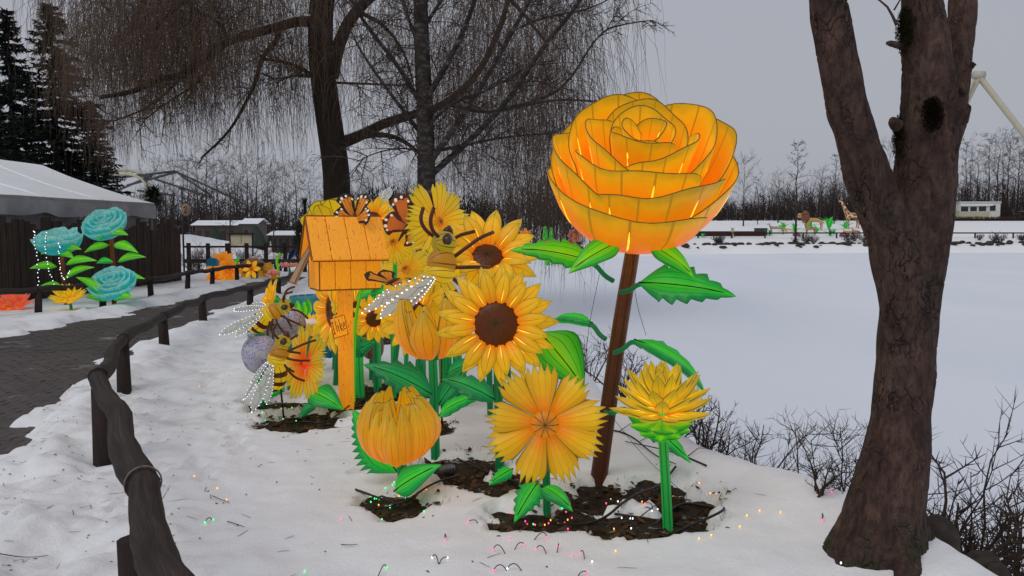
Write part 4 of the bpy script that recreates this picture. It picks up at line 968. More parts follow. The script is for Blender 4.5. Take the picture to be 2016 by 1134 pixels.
# ---- fairy lights
BC = {n: glow('fairy_' + n, c, 1.9) for n, c in (('pink', (1, .08, .30)), ('green', (.06, 1, .25)), ('amber', (1, .42, .05)), ('white', (.75, .88, 1)))}
bm_ = MB(); bm_.ball((0, 0, 0), (.0045, .0045, .0065), 8, 6); BME = {n: bm_.mesh('bulb', BC[n]) for n in BC}
wires = []
for s_ in range(4):
    m = MB(); h = .03 + .012 * s_; m.tube(smooth_pts([V((-.03 - .01 * s_, .01, -.02)), V((-.02, 0, h * .5)), V((.010, 0, h * .55)), V((.028, 0, .008))], 2), .0026, 5); wires.append(m.mesh('wire', CABLE))
def fairy(px, py, cl, label, group, wire=True, z=None):
    g = G(px, py, -.05 if soil_in(*G(px, py).xy) > .4 else .0); zz = max(-.055, gz(g.x, g.y)) + .012
    t = thing('fairy_light', label, 'fairy light', (g.x, g.y, zz), group, rg.uniform(0, 6.3))
    obj('bulb', BME[cl], t, T_((0, 0, 0)))
    if wire and rg.random() < .6: obj('wire', rg.choice(wires), t, T_((-.028, 0, -.006)))
for px, py in ((971, 1085), (1056, 1082), (1002, 1063), (1155, 1128), (876, 1070), (1077, 1061), (1126, 1090), (1143, 1086), (671, 1027), (922, 1033), (972, 1127), (1010, 1044), (1032, 1075), (1100, 1075)):
    fairy(px, py, 'pink', 'pink fairy light on a dark wire loop in the snow before the coreopsis', 'pink fairy lights in the front snow')
for px, py in ((851, 1109), (881, 1112), (999, 1123), (1166, 1107)): fairy(px, py, 'white', 'white fairy light poking out of the snow along the bottom edge', 'white fairy lights in the front snow')
for px, py in ((761, 1126), (420, 1026), (404, 1031), (600, 1128)): fairy(px, py, 'green', 'green fairy light poking out of the open snow', 'green fairy lights in the front snow')
for px, py in ((383, 950), (428, 963), (446, 986), (1495, 1022), (1470, 1030), (1456, 1048), (1400, 1066), (1376, 1070), (1212, 1082), (1325, 980), (1376, 975), (1398, 990), (1410, 988), (1536, 1030), (393, 765), (830, 885)): fairy(px, py, 'amber', 'amber fairy light glowing out of the snow', 'amber fairy lights in the snow', False)
for i in range(22):
    t = rg.uniform(0, 2 * PI); r_ = math.sqrt(rg.random()) * .9; fairy(790 + 75 * r_ * math.cos(t), 985 + 40 * r_ * math.sin(t), rg.choice(('green', 'green', 'amber', 'green')), 'tiny fairy light in the bare soil under the lotus bud', 'fairy lights under the lotus bud', False)
for i in range(16):
    fairy(rg.uniform(1000, 1150), rg.uniform(1000, 1045), rg.choice(('pink', 'pink', 'amber', 'green')), 'tiny fairy light in the bare soil under the coreopsis', 'fairy lights under the coreopsis', i % 3 == 0)
for i in range(14):
    fairy(rg.uniform(1190, 1300), rg.uniform(965, 1045), rg.choice(('white', 'white', 'amber', 'pink')), 'tiny fairy light in the soil between rose pole and dahlia', 'fairy lights between rose pole and dahlia', i % 3 == 0)
for px, py in ((530, 815), (517, 825), (523, 829), (555, 808), (557, 826), (583, 830), (543, 800), (575, 817)): fairy(px, py, 'green', 'green fairy light in the hollow left of the red hearted flower', 'green fairy lights by the red hearted flower')
for px, py in ((870, 800), (905, 780), (760, 800), (690, 770), (640, 795)): fairy(px, py, 'amber', 'tiny amber fairy light in the soil between the flower stems', 'amber fairy lights between the stems', False)
for px, py in ((1618, 1052), (1636, 1016), (1660, 1118), (1718, 1122), (1746, 1121)): fairy(px, py, 'pink', 'pink fairy light in the snow at the foot of the big tree', 'pink fairy lights at the tree foot')
for px, py in ((1655, 1128), (1690, 1120), (1800, 1120)): fairy(px, py, 'white', 'white fairy light at the foot of the big tree', 'white fairy lights at the tree foot')
# ---- guy wires
for lab, a_, b_ in (('thin guy wire hanging down right of the rose pole', P(1245, 500, 5.2), P(1272, 660, 5.25)), ('thin guy wire hanging down left of the rose pole', P(1180, 540, 5.3), P(1150, 760, 5.4)), ('thin guy wire from the rose pole to the ground at right', P(1190, 800, 5.3), gb(1350, 975, -.02)), ('thin guy wire on the lotus bud', P(835, 885, 5.05), gb(818, 950, -.03))):
    mid = (a_ + b_) / 2 + V((-.03, 0, -.02)); m = MB(); m.tube([p - a_ for p in smooth_pts([a_, mid, b_], 2)], .0022, 4); o = m.build('guy_wire', CABLE); o.location = a_; tag(o, lab, 'wire')
# ================================================================== TREES
def sub(a, o): return [p - o for p in a]
def twig(mb, p, d, L, r, rg, droop=.0, n=4, sides=3, wob=.25):
    pts = [V(p)]; d = V(d).normalized()
    for i in range(n):
        d = (d + V((rg.uniform(-wob, wob), rg.uniform(-wob, wob), rg.uniform(-wob, wob) - droop)) * .5).normalized(); pts.append(pts[-1] + d * L / n)
    mb.tube(pts, [r * (1 - .75 * i / n) for i in range(n + 1)], sides, False); return pts
def branches(mb, pts, n, L, r, rg, lv, droop, up=.0, t0=.15, spread=1.0, sides=3, nseg=4):
    k = len(pts) - 1
    for i in range(n):
        t = lerp(t0, 1, rg.random()) * k; a = min(int(t), k - 1); p = pts[a].lerp(pts[a + 1], t - a); ax = (pts[a + 1] - pts[a]).normalized()
        s = V((rg.uniform(-1, 1), rg.uniform(-1, 1), rg.uniform(-.6, .8))); s = (s - ax * s.dot(ax) * .6)
        d = ax * .55 + s.normalized() * spread + V((0, 0, up))
        ll = L * rg.uniform(.55, 1.15) * (1.1 - .5 * t / k)
        q = twig(mb, p, d, ll, r, rg, droop, nseg, sides)
        if lv > 0: branches(mb, q, max(2, int(n * (.55 if lv > 1 else .6))), ll * .55, r * .55, rg, lv - 1, droop * 1.1, up, .1, spread, 3, max(2, nseg - 1))
def hang(mb, p, L, r, rg, n=8, sway=.2):
    "one drooping willow shoot with a side shoot or two"
    pts = [V(p)]; lat = V((rg.uniform(-1, 1), rg.uniform(-1, 1), .35)); dr = V((rg.uniform(-.14, .14), rg.uniform(-.14, .14), 0))
    for i in range(n):
        t = (i + 1) / n; d = lat * (1 - t) ** 2.2 * .8 + V((0, 0, -1)) * (t * 1.3 + .15) + dr + V((rg.uniform(-sway, sway), rg.uniform(-sway, sway), 0))
        pts.append(pts[-1] + d.normalized() * (L / n))
    mb.tube(pts, [r * (1 - .65 * i / n) for i in range(n + 1)], 3, False)
    for q in range(rg.choice((0, 1, 1, 2))):
        k = rg.randint(1, n - 3); a = pts[k]; l2 = L * rg.uniform(.2, .4); s_ = V((rg.uniform(-.5, .5), rg.uniform(-.5, .5), -.5)).normalized()
        mb.tube([a, a + s_ * l2 * .4, a + s_ * l2 * .55 + V((rg.uniform(-.05, .05), 0, -l2 * .5))], [r * .7, r * .5, r * .3], 3, False)
# ---- the weeping willow
rg = random.Random(17); WY = 24.0
wt = thing('willow_tree', 'large bare weeping willow with dark leaning trunk and hanging twig curtains', 'tree', gy(665, WY)); wo_ = V(wt.location)
def poly(pp, Y, dY=0): return [P(x, y, Y + dY * i / max(1, len(pp) - 1)) for i, (x, y) in enumerate(pp)]
def limb(mb, pp, r0, r1, Y=WY, dY=0, sides=9, o=None):
    q = smooth_pts(poly(pp, Y, dY), 2); k = len(q); mb.tube(sub(q, o if o is not None else wo_), [lerp(r0, r1, (i / (k - 1)) ** .8) for i in range(k)], sides); return q
trk = MB(); limb(trk, [(668, 478), (664, 400), (662, 330), (645, 220), (632, 120), (630, 40), (640, -40), (650, -160)], .44, .34, sides=16)
trk.build('trunk', WBARK, wt)
LIMBS = [([(632, 45), (590, 40), (540, 55), (450, 78), (400, 115), (360, 150), (320, 152), (270, 180), (195, 192)], .19, .05, -3),
         ([(552, 52), (545, 82), (515, 110), (505, 160), (480, 210), (450, 262), (395, 312)], .10, .025, -1.5),
         ([(612, 148), (580, 126), (530, 118)], .08, .03, -1), ([(608, 150), (572, 148), (545, 163)], .06, .02, .5),
         ([(652, 150), (668, 80), (700, 20), (760, -30), (820, -60)], .24, .12, 1),
         ([(672, 282), (720, 262), (760, 240), (822, 224), (880, 205), (940, 150), (985, 60), (1010, -40)], .20, .07, 2),
         ([(690, 272), (760, 262), (810, 285), (850, 330)], .12, .03, 1), ([(640, 162), (720, 165), (800, 168)], .05, .02, 0),
         ([(700, 20), (760, 50), (800, 110), (815, 170)], .08, .02, 1.5), ([(640, -30), (560, -60), (450, -40), (360, 0), (300, 60)], .14, .04, -3),
         ([(650, -60), (760, -120), (900, -80), (1010, 0), (1080, 90)], .15, .04, 3), ([(880, 205), (960, 225), (1040, 205), (1110, 195), (1185, 200)], .07, .02, 1),
         ([(450, 78), (430, 40), (380, 20), (330, -40)], .07, .03, -2), ([(430, 90), (400, 160), (330, 200), (280, 240)], .05, .015, -1), ([(360, 150), (300, 210), (220, 240)], .05, .015, -1)]
tw = MB(); lq = []
for pp, r0, r1, dy in LIMBS:
    mb = MB(); q = limb(mb, pp, r0, r1, dY=dy); mb.build('limb', WBARK, wt); lq.append(q)
    branches(tw, sub(q, wo_), 14, 1.7, .022, rg, 1, .25, .1)
for q, sd in ((lq[5], .09), (lq[0], .05)):
    mb = MB(); seg = q[2:len(q) * 2 // 5]; mb.tube([p - wo_ + V((0, -.02, .15 - .06 * i / len(seg))) for i, p in enumerate(seg)], .06, 6); mb.build('snow_cap', SNOWCAP, wt)
BOT = [(40, 120), (100, 190), (150, 300), (200, 345), (240, 320), (300, 300), (400, 330), (480, 335), (560, 340), (640, 300), (720, 320), (780, 320), (860, 400), (930, 500), (985, 500), (1030, 460), (1090, 560), (1125, 600), (1170, 420), (1200, 330)]
for i in range(430):
    px = rg.choice((rg.uniform(90, 620), rg.uniform(140, 420), rg.uniform(640, 1180), rg.uniform(880, 1140), rg.uniform(120, 620)))
    Yc = WY + rg.uniform(-3.5, 3.5); bot = table(BOT, px) + rg.uniform(-130, 40); top = rg.uniform(-170, bot - 90)
    nn = rg.randint(9, 26); sp = rg.uniform(4, 15)
    for j in range(nn):
        x = px + rg.gauss(0, sp); y0 = top + rg.uniform(-30, 70); L = (bot + rg.uniform(-60, 25) - y0) * Yc / FPX
        if L < .5: continue
        L = min(L, rg.uniform(2.2, 7.5)) * rg.uniform(.75, 1.05); hang(tw, P(x, y0, Yc + rg.uniform(-.4, .4)) - wo_, L, .0062, rg, 8, .22 if i % 2 else .06)
tw.build('twigs', WTWIG, wt)
# ---- the birch beside it
BBARK = NT('birch_bark'); n = BBARK.noise(4, 5, BBARK.mapping(BBARK.coord(), (1.2, 1.2, 2.4)), .65); BBARK.base(BBARK.ramp(n, [(.46, (.026, .020, .017)), (.60, (.065, .055, .05)), (.74, (.20, .19, .18))]), .8, .2); BBARK.bump(n, .5, .03); BBARK = BBARK.m
BTWIG = plain('birch_twig', (.052, .037, .032), .8, .2, .3, 1)
rg = random.Random(23); BY = 19.0
bt = thing('birch_tree', 'bare birch tree with pale flecked limbs and fine hanging twigs, right of the willow trunk', 'tree', gy(838, BY)); bo = V(bt.location)
mb = MB(); limb(mb, [(838, 535), (838, 420), (840, 330), (836, 200), (830, 90), (828, 0), (826, -140)], .27, .15, BY, 0, 14, bo); mb.build('trunk', BBARK, bt)
btw = MB()
BL = [([(846, 320), (900, 245), (960, 150), (1010, 60), (1060, -30)], .085, .04, -1.5), ([(848, 345), (930, 272), (1000, 200), (1070, 90), (1130, 20), (1160, -30)], .085, .04, 1), ([(842, 190), (890, 110), (930, 20), (950, -60)], .08, .04, -1),
      ([(985, 215), (1060, 200), (1120, 165), (1180, 60), (1240, 45), (1285, 40)], .045, .012, 1), ([(832, 210), (785, 130), (720, 50), (680, -20)], .07, .03, -1), ([(834, 270), (780, 200), (715, 110), (690, 60)], .06, .02, 1.5),
      ([(830, 100), (800, 30), (780, -50)], .06, .03, 1), ([(845, 300), (920, 285), (1000, 268), (1090, 262)], .05, .015, 2), ([(840, 250), (890, 200), (960, 180), (1040, 130)], .05, .015, -2), ([(830, 60), (870, 0), (900, -60)], .06, .03, 0), ([(1010, 60), (1080, 30), (1160, 20), (1230, -20)], .035, .01, .5), ([(836, 300), (790, 290), (740, 300), (700, 320)], .03, .008, -.5)]
for pp, r0, r1, dy in BL:
    mb = MB(); q = limb(mb, pp, r0, r1, BY, dy, 8, bo); mb.build('limb', BBARK, bt)
    branches(btw, sub(q, bo), 15, 1.5, .016, rg, 2, .22, .15, .1, .9)
btw.build('twigs', BTWIG, bt)
ORD = ('first', 'second', 'third', 'fourth', 'fifth', 'sixth', 'seventh', 'eighth', 'ninth', 'tenth')
# ---- bare far trees: four kinds, copied
def bare_tree(seed, H, r, nb, Lb, lv, shape, droop=0, up=.25, split=False):
    rg = random.Random(seed); tr = MB(); tw = MB(); pts = [V((0, 0, -.5))]
    n = 8
    for i in range(n): pts.append(V((rg.uniform(-.12, .12) * (i / n) * 2, rg.uniform(-.12, .12) * (i / n) * 2, H * (i + 1) / n)))
    tr.tube(pts, [r * (1 - .9 * i / n) for i in range(n + 1)], 6)
    for i in range(nb):
        t = lerp(.16, .97, (i + rg.random()) / nb); k = t * n; a = min(int(k), n - 1); p = pts[a + 1].lerp(pts[min(a + 2, n)], k - a) if a + 2 <= n else pts[n]
        an = i * 2.4 + rg.uniform(-.4, .4); ll = Lb * shape(t) * rg.uniform(.75, 1.2)
        d = V((math.cos(an), math.sin(an), up + rg.uniform(-.2, .3) + t * .5))
        q = twig(tr if ll > 1.4 else tw, p, d, ll, r * .32 * (1.1 - t), rg, droop, 5, 4, .3)
        branches(tw, q, 7, ll * .5, .020, rg, lv, droop, up * .6, .15, .9)
    return tr, tw
kinds = [bare_tree(1, 12, .17, 34, 2.8, 1, lambda t: 1.15 - .85 * t, 0, .1), bare_tree(2, 12, .16, 26, 3.6, 1, lambda t: .5 + math.sin(t * 2.6) * .6, .05, .6),
         bare_tree(3, 12, .13, 30, 2.2, 1, lambda t: .7 + .3 * math.sin(t * 3), .12, .45), bare_tree(4, 12, .2, 24, 4.2, 1, lambda t: .35 + .8 * math.sin(t * 2.9), .02, .35)]
FB2 = BBARK
KM = [(tr.mesh('trunk', FB2 if i == 2 else FARBARK), tw.mesh('crown', FARTWIG)) for i, (tr, tw) in enumerate(kinds)]
def far_tree(px, top, Y, kind, label, group=None, name='bare_tree', rz=0):
    b = gy(px, Y); b.z = gz(b.x, b.y, False); zt = P(px, top, Y).z; s = (zt - b.z) / 12
    t = thing(name, label, 'tree', b, group, rz or (px * .7) % 6.3)
    for nm, me in zip(('trunk', 'crown'), KM[kind]): obj(nm, me, t, Sc(s))
    return t
far_tree(1565, 288, 93.5, 0, 'straight bare alder standing on the far shore, in front of the lantern animals', name='alder_tree')
far_tree(1462, 325, 112, 1, 'leaning bare tree on the far shore just right of the rose head')
far_tree(1490, 355, 116, 2, 'slim bare tree beside the leaning one right of the rose head')
far_tree(1640, 310, 118, 0, 'bare tree behind the giraffe, left of the big trunk')
far_tree(1612, 345, 122, 3, 'broad bare tree behind the lion lantern')
far_tree(1530, 350, 120, 3, 'broad bare tree behind the far tiger lantern')
far_tree(1745, 300, 124, 1, 'bare tree seen in the fork of the big trunk')
for i, (px, tp, kd) in enumerate(((1895, 285, 2), (1918, 310, 1), (1940, 278, 2), (1958, 295, 3), (1978, 268, 2), (1998, 285, 1), (2012, 310, 2), (1905, 320, 0), (1968, 310, 0), (2030, 290, 3))):
    far_tree(px, tp, 138 + (i * 7) % 13, kd, ORD[sorted((1895, 1918, 1940, 1958, 1978, 1998, 2012, 1905, 1968, 2030)).index(px)] + ' bare tree from the left in the row behind the site cabin', 'bare trees behind the cabin')
far_tree(455, 330, 58, 2, 'slender bare birch behind the green huts, left of the willow trunk', name='birch_tree')
far_tree(540, 345, 52, 2, 'bare white stemmed birch right of the huts', name='birch_tree')
far_tree(375, 320, 62, 2, 'bare birch rising behind the log disc sign', name='birch_tree')
far_tree(410, 310, 74, 3, 'broad bare tree under the coaster track', 'oak')['category'] = 'tree'
far_tree(490, 325, 80, 1, 'bare tree between the two birches behind the huts')
far_tree(585, 335, 78, 3, 'broad bare tree just left of the willow trunk')
far_tree(330, 330, 75, 1, 'bare tree behind the palm like bush')
far_tree(735, 345, 64, 3, 'bare tree just right of the willow trunk')
far_tree(785, 350, 70, 1, 'bare tree between willow and birch trunks')
far_tree(915, 330, 62, 1, 'bare tree right of the birch trunk')
far_tree(1040, 345, 76, 3, 'bare tree left of the rose head on the far shore')
for i, (px, tp_, Y_, kd) in enumerate(((345, 345, 88, 3), (392, 335, 92, 1), (432, 340, 90, 3), (470, 345, 86, 1), (508, 338, 92, 3), (530, 350, 84, 1), (565, 340, 90, 1), (612, 350, 86, 3), (705, 360, 82, 1), (812, 355, 84, 3), (860, 365, 80, 1), (950, 355, 84, 3), (990, 365, 86, 1), (1080, 372, 88, 3), (1010, 385, 80, 3), (300, 350, 95, 1))):
    far_tree(px, tp_, Y_, kd, 'bare grey brown tree in the thicket far behind willow and birch', 'thicket trees behind the willow')
for o in C.objects:
    if o.get('group') == 'oak': del o['group']
# ---- the wood beyond: nobody could count it
rg = random.Random(41); wd = MB()
for i in range(5200):
    x = rg.uniform(-120, 150); Y = rg.uniform(128, 150); 
    if x < 8: Y = rg.uniform(92, 118)
    lo = hill(x, Y) - .5
    H = rg.uniform(2.5, 6.5) * (1.35 if x > 45 else (.62 if x > 8 else 1.25)) * (1 + .6 * noise.noise(V((x * .09, 0, 0))) + .3 * noise.noise(V((x * .4, 3, 0))))
    p = V((x, Y, lo)); wd.tube([p, p + V((rg.uniform(-.5, .5), 0, H * .55)), p + V((rg.uniform(-1, 1), 0, H))], [.07, .045, .012], 3, False)
    for j in range(9):
        q = p + V((0, 0, H * rg.uniform(.1, .8))); wd.tube([q, q + V((rg.uniform(-1.5, 1.5), rg.uniform(-.5, .5), rg.uniform(.2, 1.3)))], [.04, .012], 3, False)
tag(wd.build('far_wood', plain('far_wood_bark', (.045, .034, .031), .9, .1, .3, .3)), 'dark leafless wood along the skyline', 'wood', kind='stuff')  # bark tone lightened to stand in for haze
# ---- conifers
NEEDLE = plain('spruce_needles', (.017, .022, .018), .8, .2, .5, 2)
def spruce_mesh(seed, H=13, W=3.0, lv=46):
    rg = random.Random(seed); m = MB(); f = []
    for i in range(lv):
        t = i / lv; z = H * (.06 + .94 * t); wl = W * (1 - t) ** .85 * rg.uniform(.8, 1.15) + .15
        for j in range(rg.randint(7, 9)):
            a = rg.uniform(0, 6.3); ll = wl * rg.uniform(.6, 1.1); p0 = V((0, 0, z)); dirv = V((math.cos(a), math.sin(a), 0)); sd = V((-dirv.y, dirv.x, 0))
            ns = max(4, int(ll * 6))
            for s_ in range(ns):
                u = (s_ + .6) / ns; p = p0 + dirv * ll * u + V((0, 0, -.30 * ll * u + .22 * ll * u * u))
                for q in range(6):
                    d = (dirv * rg.uniform(.2, 1) + sd * rg.uniform(-1, 1) + V((0, 0, rg.uniform(-.7, .35)))).normalized() * rg.uniform(.16, .40)
                    n_ = d.cross(V((rg.uniform(-1, 1), rg.uniform(-1, 1), 1))).normalized() * .075
                    m.add([p - n_, p + n_, p + d], [(0, 1, 2)])
    return m.mesh('crown', NEEDLE, False)
SPR = [spruce_mesh(1), spruce_mesh(2, 13, 3.6)]
def spruce(px, top, Y, k_, label, wx=1.0):
    b = gy(px, Y); s = (P(px, top, Y).z - b.z) / 13; t = thing('spruce_tree', label, 'tree', b, None, px)
    m = MB(); m.tube([(0, 0, -.3), (0, 0, 6), (0, 0, 12.9)], [.25, .15, .02], 8); m.build('trunk', FARBARK, t, Sc(s)); obj('crown', SPR[k_], t, Sc(s * wx, s * wx, s))
spruce(36, 12, 42, 0, 'tall dark spruce behind the tent, left of its larger neighbour', .9)
spruce(120, 2, 40, 1, 'largest dark spruce behind the tent, half covered by willow twigs', 1.12)
spruce(-12, 85, 44, 0, 'dark spruce cut by the left edge of the picture')
spruce(190, 195, 45, 1, 'shorter dark spruce at the right end of the tent', 1.0)
cp = thing('columnar_conifer', 'narrow dark green columnar conifer left of the willow trunk', 'tree', gy(602, 40))
rg = random.Random(5); m = MB()
for i in range(2600):
    t = rg.random(); a = rg.uniform(0, 6.3); r_ = .55 * math.sin(min(1, t * 1.2 + .15) * PI) ** .5 * rg.uniform(.5, 1.05) if t < .95 else .05
    p = V((r_ * math.cos(a), r_ * math.sin(a), .1 + 3.1 * t)); d = V((math.cos(a) * .4, math.sin(a) * .4, 1)).normalized() * rg.uniform(.12, .3); n_ = d.cross(V((rg.uniform(-1, 1), rg.uniform(-1, 1), .3))).normalized() * .03
    m.add([p - n_, p + n_, p + d], [(0, 1, 2)])
m.build('crown', plain('conifer_green', (.020, .030, .014), .8, .2, .4, 2), cp); m = MB(); m.tube([(0, 0, -.2), (0, 0, 2.5)], [.09, .03], 6); m.build('trunk', FARBARK, cp)
for px, tp, Y, lab in ((760, 372, 46, 'dark evergreen bush left of the birch trunk'), (925, 395, 44, 'dark evergreen bush behind the upright sunflower'), (700, 392, 50, 'low dark evergreen bush right of the willow trunk')):
    b = gy(px, Y); e = thing('evergreen_bush', lab, 'bush', b); hh = P(px, tp, Y).z - b.z; m = MB()
    for i in range(2200):
        u = V((rg.gauss(0, 1), rg.gauss(0, 1), rg.gauss(0, 1))).normalized(); k_ = rg.uniform(.6, 1.0) * (1 + .3 * noise.noise(u * 2.5 + V((px, 0, 0)))); p = V((u.x * hh * .55 * k_, u.y * hh * .5 * k_, hh * .5 + u.z * hh * .5 * k_)); d = (u + V((0, 0, .5))).normalized() * rg.uniform(.15, .35); n_ = d.cross(V((rg.uniform(-1, 1), rg.uniform(-1, 1), .3))).normalized() * .05
        m.add([p - n_, p + n_, p + d], [(0, 1, 2)])
    m.build('foliage', plain('bush_needles', (.016, .020, .013), .8, .2, .4, 2), e); m = MB(); m.tube([(0, 0, -.3), (0, 0, hh * .6)], [.12, .05], 6); m.build('stem', FARBARK, e)
pb_ = thing('palm_bush', 'dark green palm like bush with drooping blades behind the plank fence', 'bush', gy(305, 36)); m = MB(); rg = random.Random(6)
for i in range(420):
    u = V((rg.gauss(0, 1), rg.gauss(0, 1), rg.gauss(.25, .8))).normalized(); c0 = V((0, 0, 3.2)); L = rg.uniform(.5, .95); sd = u.cross(V((0, 0, 1)))
    sd = sd.normalized() * .025 if sd.length > .01 else V((.025, 0, 0)); p1 = c0 + u * L * .6; p2 = c0 + u * L + V((0, 0, -.25 * L))
    m.add([c0 - sd, c0 + sd, p1 + sd * 1.3, p1 - sd * 1.3, p2], [(0, 1, 2, 3), (3, 2, 4)])
m.build('blades', plain('palm_blade', (.016, .026, .012), .6, .3, .5, 3), pb_); m = MB(); m.tube([(0, 0, -.2), (0, 0, 3.2)], .14, 8); m.build('trunk', FARBARK, pb_)

# ================================================================== THE BIG TREE AT RIGHT
TY = 3.97
def tp(px, py, dY=0): return P(px, py, TY + dY)
rt = thing('sycamore_tree', 'thick three limbed tree trunk standing close at right on the pond bank', 'tree', gy(1745, TY)); ro = V(rt.location); m = MB()
def tl(pp, n=18):
    q = smooth_pts([tp(x, y, d) for x, y, w_, d in pp], 2); rr = smooth_pts([V((w_ * .82 / 2 * (TY + d) / FPX, 0, 0)) for x, y, w_, d in pp], 2); m.tube(sub(q, ro), [v.x for v in rr], n)
tl([(1708, 1200, 340, 0), (1720, 1120, 268, 0), (1734, 1050, 206, 0), (1756, 940, 160, 0), (1774, 820, 138, 0), (1785, 700, 130, 0), (1792, 600, 134, 0), (1798, 520, 144, 0), (1808, 440, 150, 0), (1818, 350, 146, 0), (1828, 230, 128, 0), (1826, 190, 124, 0), (1822, 100, 108, 0), (1816, 0, 96, 0), (1812, -120, 92, 0)])
tl([(1790, 640, 120, -.02), (1778, 540, 126, -.04), (1752, 450, 112, -.06), (1718, 380, 103, -.08), (1690, 300, 99, -.08), (1665, 200, 95, -.1), (1644, 100, 92, -.1), (1628, 0, 88, -.12), (1615, -120, 84, -.12)])
tl([(1840, 330, 90, .08), (1862, 250, 84, .16), (1880, 170, 66, .22), (1890, 90, 60, .26), (1896, 0, 56, .3), (1900, -120, 54, .34)])
tl([(1722, 1010, 84, -.03), (1692, 1070, 76, -.08), (1668, 1110, 64, -.12), (1650, 1150, 50, -.16)], 12); tl([(1775, 1030, 80, -.05), (1785, 1110, 70, -.25), (1790, 1170, 50, -.4)], 12); tl([(1800, 1020, 60, 0), (1830, 1090, 60, .12), (1850, 1130, 40, .25)], 12)
tl([(1886, 185, 40, .05), (1902, 140, 24, .06), (1920, 122, 18, .02)], 10); tl([(1790, 95, 26, -.04), (1762, 88, 16, -.1), (1746, 84, 13, -.12)], 10); tl([(1880, 240, 60, -.03), (1893, 205, 44, -.08)], 12); tl([(1770, 250, 40, -.08), (1755, 235, 22, -.1)], 10)
tk = m.build('trunk', None, rt)
md = tk.modifiers.new('r', 'REMESH'); md.mode = 'VOXEL'; md.voxel_size = .010; applied(tk)
sm = tk.modifiers.new('s', 'SMOOTH'); sm.factor = .6; sm.iterations = 7; applied(tk)
me = tk.data; nv = len(me.vertices); cov = np.empty(nv * 3, np.float32); me.vertices.foreach_get('co', cov); cov = cov.reshape(-1, 3); nrm = np.empty(nv * 3, np.float32); me.vertices.foreach_get('normal', nrm); nrm = nrm.reshape(-1, 3)
for i in range(nv):
    p = V(cov[i]); h = .016 * noise.noise(p * 3.2) + .008 * noise.noise(V((p.x * 14, p.y * 14, p.z * 5))) + .005 * noise.noise(V((p.x * 40, p.y * 40, p.z * 9)))
    c_ = abs(noise.noise(V((p.x * 9, p.y * 9, p.z * 2.4 + 5))) + .35 * noise.noise(p * 22)); h -= .020 * max(0, .07 - c_) / .07 * max(0, noise.noise(p * 1.4) + .35)
    cov[i] += nrm[i] * h
me.vertices.foreach_set('co', cov.ravel()); me.update()
k = NT('sycamore_bark'); co = k.coord(); mp = k.mapping(co, (1, 1, .3)); n = k.noise(8, 7, mp, .68, .8); n2 = k.noise(34, 6, k.mapping(co, (1, 1, .45)), .75); n3 = k.noise(2.1, 4, co)
c = k.ramp(n, [(.34, (.026, .014, .011)), (.48, (.088, .048, .037)), (.66, (.135, .078, .060))]); c = k.mix(k.ramp(n3, [(.45, 0.0), (.65, .6)]), c, (.060, .048, .034))
c = k.mix(k.ramp(n2, [(.42, 0.0), (.60, .8)]), c, (.026, .014, .012)); c = k.mix(k.ramp(k.noise(70, 3, co, .7), [(.62, 0.0), (.72, .45)]), c, (.15, .10, .08))
lv_ = k.vor(9, co); c = k.mix(k.math('MULTIPLY', k.ramp(lv_, [(.10, 1.0), (.15, 0.0)]), k.ramp(k.noise(2.6, 2, co), [(.56, 0.0), (.62, .55)])), c, (.20, .19, .17))
sp = k.n('ShaderNodeSeparateXYZ'); k.l(co, sp.inputs[0]); mo = k.math('MULTIPLY', k.ramp(k.noise(5, 5, co, .7), [(.52, 0.0), (.6, 1.0)]), k.ramp(sp.outputs[2], [(.0, 1.0), (.30, 0.0)]))
c = k.mix(mo, c, (.030, .036, .010))
warp = k.n('ShaderNodeVectorMath', operation='ADD'); k.l(k.mapping(co, (1.3, 1.3, .09)), warp.inputs[0]); wn = k.n('ShaderNodeTexNoise'); wn.inputs['Scale'].default_value = 9; k.l(co, wn.inputs['Vector']); ws = k.n('ShaderNodeVectorMath', operation='SCALE'); ws.inputs['Scale'].default_value = .16; k.l(wn.outputs['Color'], ws.inputs[0]); k.l(ws.outputs[0], warp.inputs[1])
cv = k.vor(13, warp.outputs[0], 'DISTANCE_TO_EDGE'); ck = k.math('MULTIPLY', k.ramp(cv, [(.0, 1.0), (.04, 0.0)]), k.ramp(k.noise(4.5, 4, co), [(.48, 0.0), (.62, 1.0)]))
c = k.mix(k.math('MULTIPLY', ck, .6), c, (.012, .007, .006)); k.base(c, .8, .25); k.bump(k.math('SUBTRACT', k.math('ADD', n, k.math('MULTIPLY', n2, .6)), k.math('MULTIPLY', ck, .9)), 1.0, .03)
tk.data.materials.clear(); tk.data.materials.append(k.m)
def mossy(nm, c0, rad, cnt, seed, mat):
    "tuft of moss sitting on the bark"
    r = random.Random(seed); mb = MB()
    for i in range(cnt):
        u = V((r.gauss(0, 1), r.gauss(0, 1), r.gauss(0, 1))).normalized(); p = V((u.x * rad[0], u.y * rad[1], u.z * rad[2])) * r.random() ** .5; d = (u + V((r.uniform(-1, 1), -.6, r.uniform(-1, 1)))).normalized() * .010; n_ = d.cross(V((r.uniform(-1, 1), 0, 1))).normalized() * .0035
        mb.add([p - n_, p + n_, p + d], [(0, 1, 2)])
    return tag(mb.build(nm, mat, rt, T_(V(c0) - ro)), kind='stuff')
DM = plain('dark_moss', (.016, .011, .007), .95, .1)
mossy('moss', tp(1836, 225, -.17), (.055, .02, .085), 3200, 1, DM); mossy('moss', tp(1780, 60, -.08), (.035, .05, .12), 3000, 2, plain('moss_green', (.028, .026, .010), .95, .1)); mossy('moss', tp(1768, 270, -.05), (.018, .05, .11), 2400, 3, plain('moss_brown', (.035, .030, .012), .95, .1))
